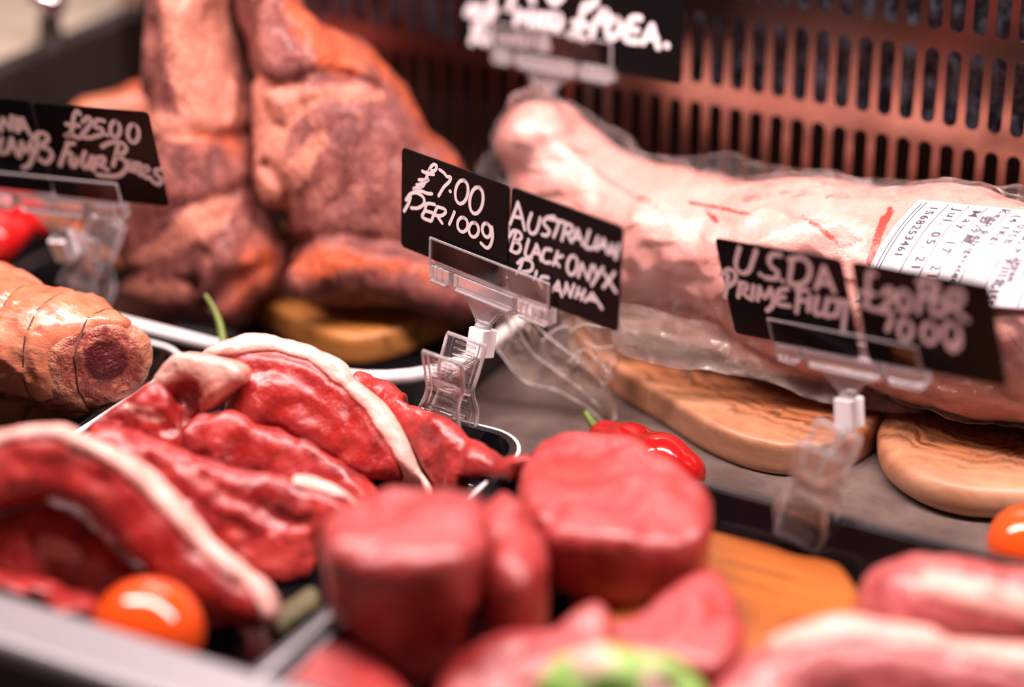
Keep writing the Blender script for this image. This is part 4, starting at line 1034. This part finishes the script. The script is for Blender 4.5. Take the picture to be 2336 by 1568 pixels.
L2 = zs(1536, 420, [[(1335, 600), (1300, 585), (1290, 640), (1290, 740), (1275, 800), (1240, 800), (1290, 815), (1350, 835)], [(1245, 715), (1335, 730)], [(1390, 730), (1430, 690), (1460, 730), (1420, 790), (1375, 838), (1450, 850)], oval(1530, 775, 40, 70), [(1660, 640), (1640, 740), (1622, 850)], [(1625, 650), (1690, 630), (1745, 660), (1735, 730), (1650, 745)], [(1735, 650), (1720, 740), (1720, 850), (1770, 860)], [(1730, 760), (1775, 770)], [(1830, 720), (1810, 790), (1795, 865)], [(1830, 720), (1900, 705), (1920, 750), (1880, 800), (1820, 810)], [(1850, 810), (1900, 860), (1948, 900)],
    [(1450, 890), (1420, 965)], oval(1540, 965, 42, 66), oval(1700, 985, 45, 66), oval(1845, 990, 52, 72), [(1900, 990), (1900, 1060), (1860, 1100), (1825, 1080)]])
g0, g1 = cfu.hit(1929, 640)[0], cfu.hit(1948, 640)[0]
sign('black sign reading U.S.D.A. Prime Fillet, clipped to the dark-lipped tray', cfu, [(-.085, g0, -.03, .03), (g1, .085, -.03, .03)], [L1, L2], .0030, (cfu.hit(1940, 830)[0], -.0300), (.2115, -.0685, .036), clamp_tilt=.22)

# the four bones sign
cl = CAM + (np.array([-.2293, -.1366, .1828]) - CAM) * 1.085
cfl = CardFrame(cl, 6.7, -10.2, 3.32)
sx = 1.085
L1 = zs(0, 0, [[(-60, 860), (-50, 780)], [(-50, 780), (10, 860)], [(5, 865), (20, 785)], [(25, 785), (65, 850)], [(70, 855), (80, 770)], [(115, 780), (105, 862)], [(150, 785), (122, 870)], [(150, 785), (198, 885)], [(132, 840), (182, 848)], [(-120, 920), (-130, 990), (-80, 1000)], [(15, 915), (-5, 1000), (35, 1010)], [(80, 915), (52, 1005)], [(80, 915), (118, 1025)], [(62, 970), (105, 978)], [(132, 1035), (148, 940)], [(148, 940), (172, 1005), (205, 945)], [(205, 945), (222, 1010), (200, 1085), (158, 1110)], [(250, 895), (245, 1010)], [(215, 920), (255, 880), (305, 885), (320, 925), (270, 965), (325, 985), (348, 1030), (310, 1075), (262, 1050)]])
L2 = zs(0, 0, [[(530, 755), (515, 735), (492, 765), (482, 830), (470, 880), (435, 900), (475, 895), (522, 912)], [(442, 822), (525, 832)], [(550, 805), (585, 775), (605, 805), (580, 850), (542, 902), (605, 912)], [(690, 800), (642, 795), (632, 840), (672, 850), (680, 885), (622, 905)], [(708, 892), (712, 893)], oval(765, 855, 32, 52), oval(885, 882, 36, 60),
    [(455, 945), (430, 1010), (400, 1092)], [(445, 950), (492, 948)], [(425, 1012), (470, 1010)], oval(490, 1065, 20, 34), [(565, 1005), (545, 1070), (565, 1110), (590, 1085), (612, 1035)], [(612, 1035), (598, 1110)], [(640, 1045), (622, 1125)], [(640, 1045), (690, 1040), (688, 1075), (645, 1085)], [(650, 1085), (715, 1122)],
    [(785, 960), (770, 1030), (752, 1095)], [(680, 968), (740, 940), (810, 945), (840, 985), (800, 1025), (770, 1035), (825, 1055), (842, 1105), (800, 1155), (735, 1165), (650, 1155)], oval(868, 1095, 17, 30), [(905, 1078), (898, 1135)], [(905, 1090), (935, 1085), (932, 1155)], [(955, 1128), (988, 1120), (972, 1098), (952, 1130), (968, 1172), (1000, 1172)], [(1068, 1118), (1032, 1128), (1045, 1160), (1075, 1185), (1052, 1218), (1012, 1195)]])
g = cfl.hit(95, 330)[0]
sign('black sign reading twenty-five pounds four bones, cut off by the picture edge', cfl, [(-.085 * sx, g - .0005, -.029 * sx + .001, .029 * sx + .001), (g + .0005, .085 * sx, -.029 * sx, .029 * sx)], [L1, L2], .0031, (cfl.hit(128, 440)[0], -.0335), tuple(Pz(195, 668, .036)), clamp_tilt=.25)

# the far sign in front of the grille
ct = CAM + (np.array([-.0492, .1611, .2061]) - CAM) * 1.012
cft = CardFrame(ct, -10.0, 4.65, 3.26)
L1 = zs(700, 0, [[(1060, 90), (1090, 40), (1130, 70), (1100, 100), (1075, 95)], [(1150, 40), (1140, 110), (1190, 120), (1200, 50)], [(1230, 50), (1215, 130)], [(1200, 60), (1260, 70)], [(1400, 70), (1390, 150)], [(1400, 70), (1440, 120), (1480, 80)], [(1480, 80), (1475, 160)], [(1530, 90), (1520, 165)], [(1600, 100), (1560, 110), (1555, 160), (1600, 170)], oval(1655, 140, 32, 45), [(1370, -20), (1340, 60)], [(1250, -60), (1230, 10)], [(1480, -40), (1500, 10)], [(1600, -40), (1640, 20), (1700, -30)],
    [(1130, 170), (1095, 280)], [(1110, 180), (1160, 170), (1160, 210), (1110, 225), (1180, 285)], [(1230, 200), (1210, 270)], [(1280, 280), (1300, 215)], [(1300, 215), (1350, 290), (1370, 225)], [(1440, 230), (1400, 250), (1410, 290), (1450, 290), (1450, 265)], [(1500, 235), (1490, 300)], [(1600, 250), (1555, 250), (1545, 310), (1610, 315)], [(1550, 280), (1595, 285)]])
L2 = zs(700, 0, [[(1880, 30), (1840, 40), (1820, 110), (1800, 200), (1740, 230), (1790, 240), (1850, 262)], [(1770, 150), (1860, 170)], [(1920, 130), (1890, 230)], [(1860, 60), (1920, 10)], oval(2035, 185, 42, 62, -.2), oval(1975, 110, 26, 40), [(2210, 120), (2150, 130), (2110, 250), (2190, 275)], [(2130, 190), (2190, 200)], [(2290, 170), (2230, 280)], [(2290, 170), (2330, 310)], [(2250, 240), (2320, 255)], [(2385, 300), (2390, 302)]])
sign('far black sign reading ninety pounds each in front of the vent grille', cft, [(-.086, -.001, -.033, .034), (.0, .087, -.033, .034)], [L1, L2], .0046, (cft.hit(1262, 150)[0], -.030), tuple(ct + np.array([-.010, .010, -.128])), clamp_tilt=0)
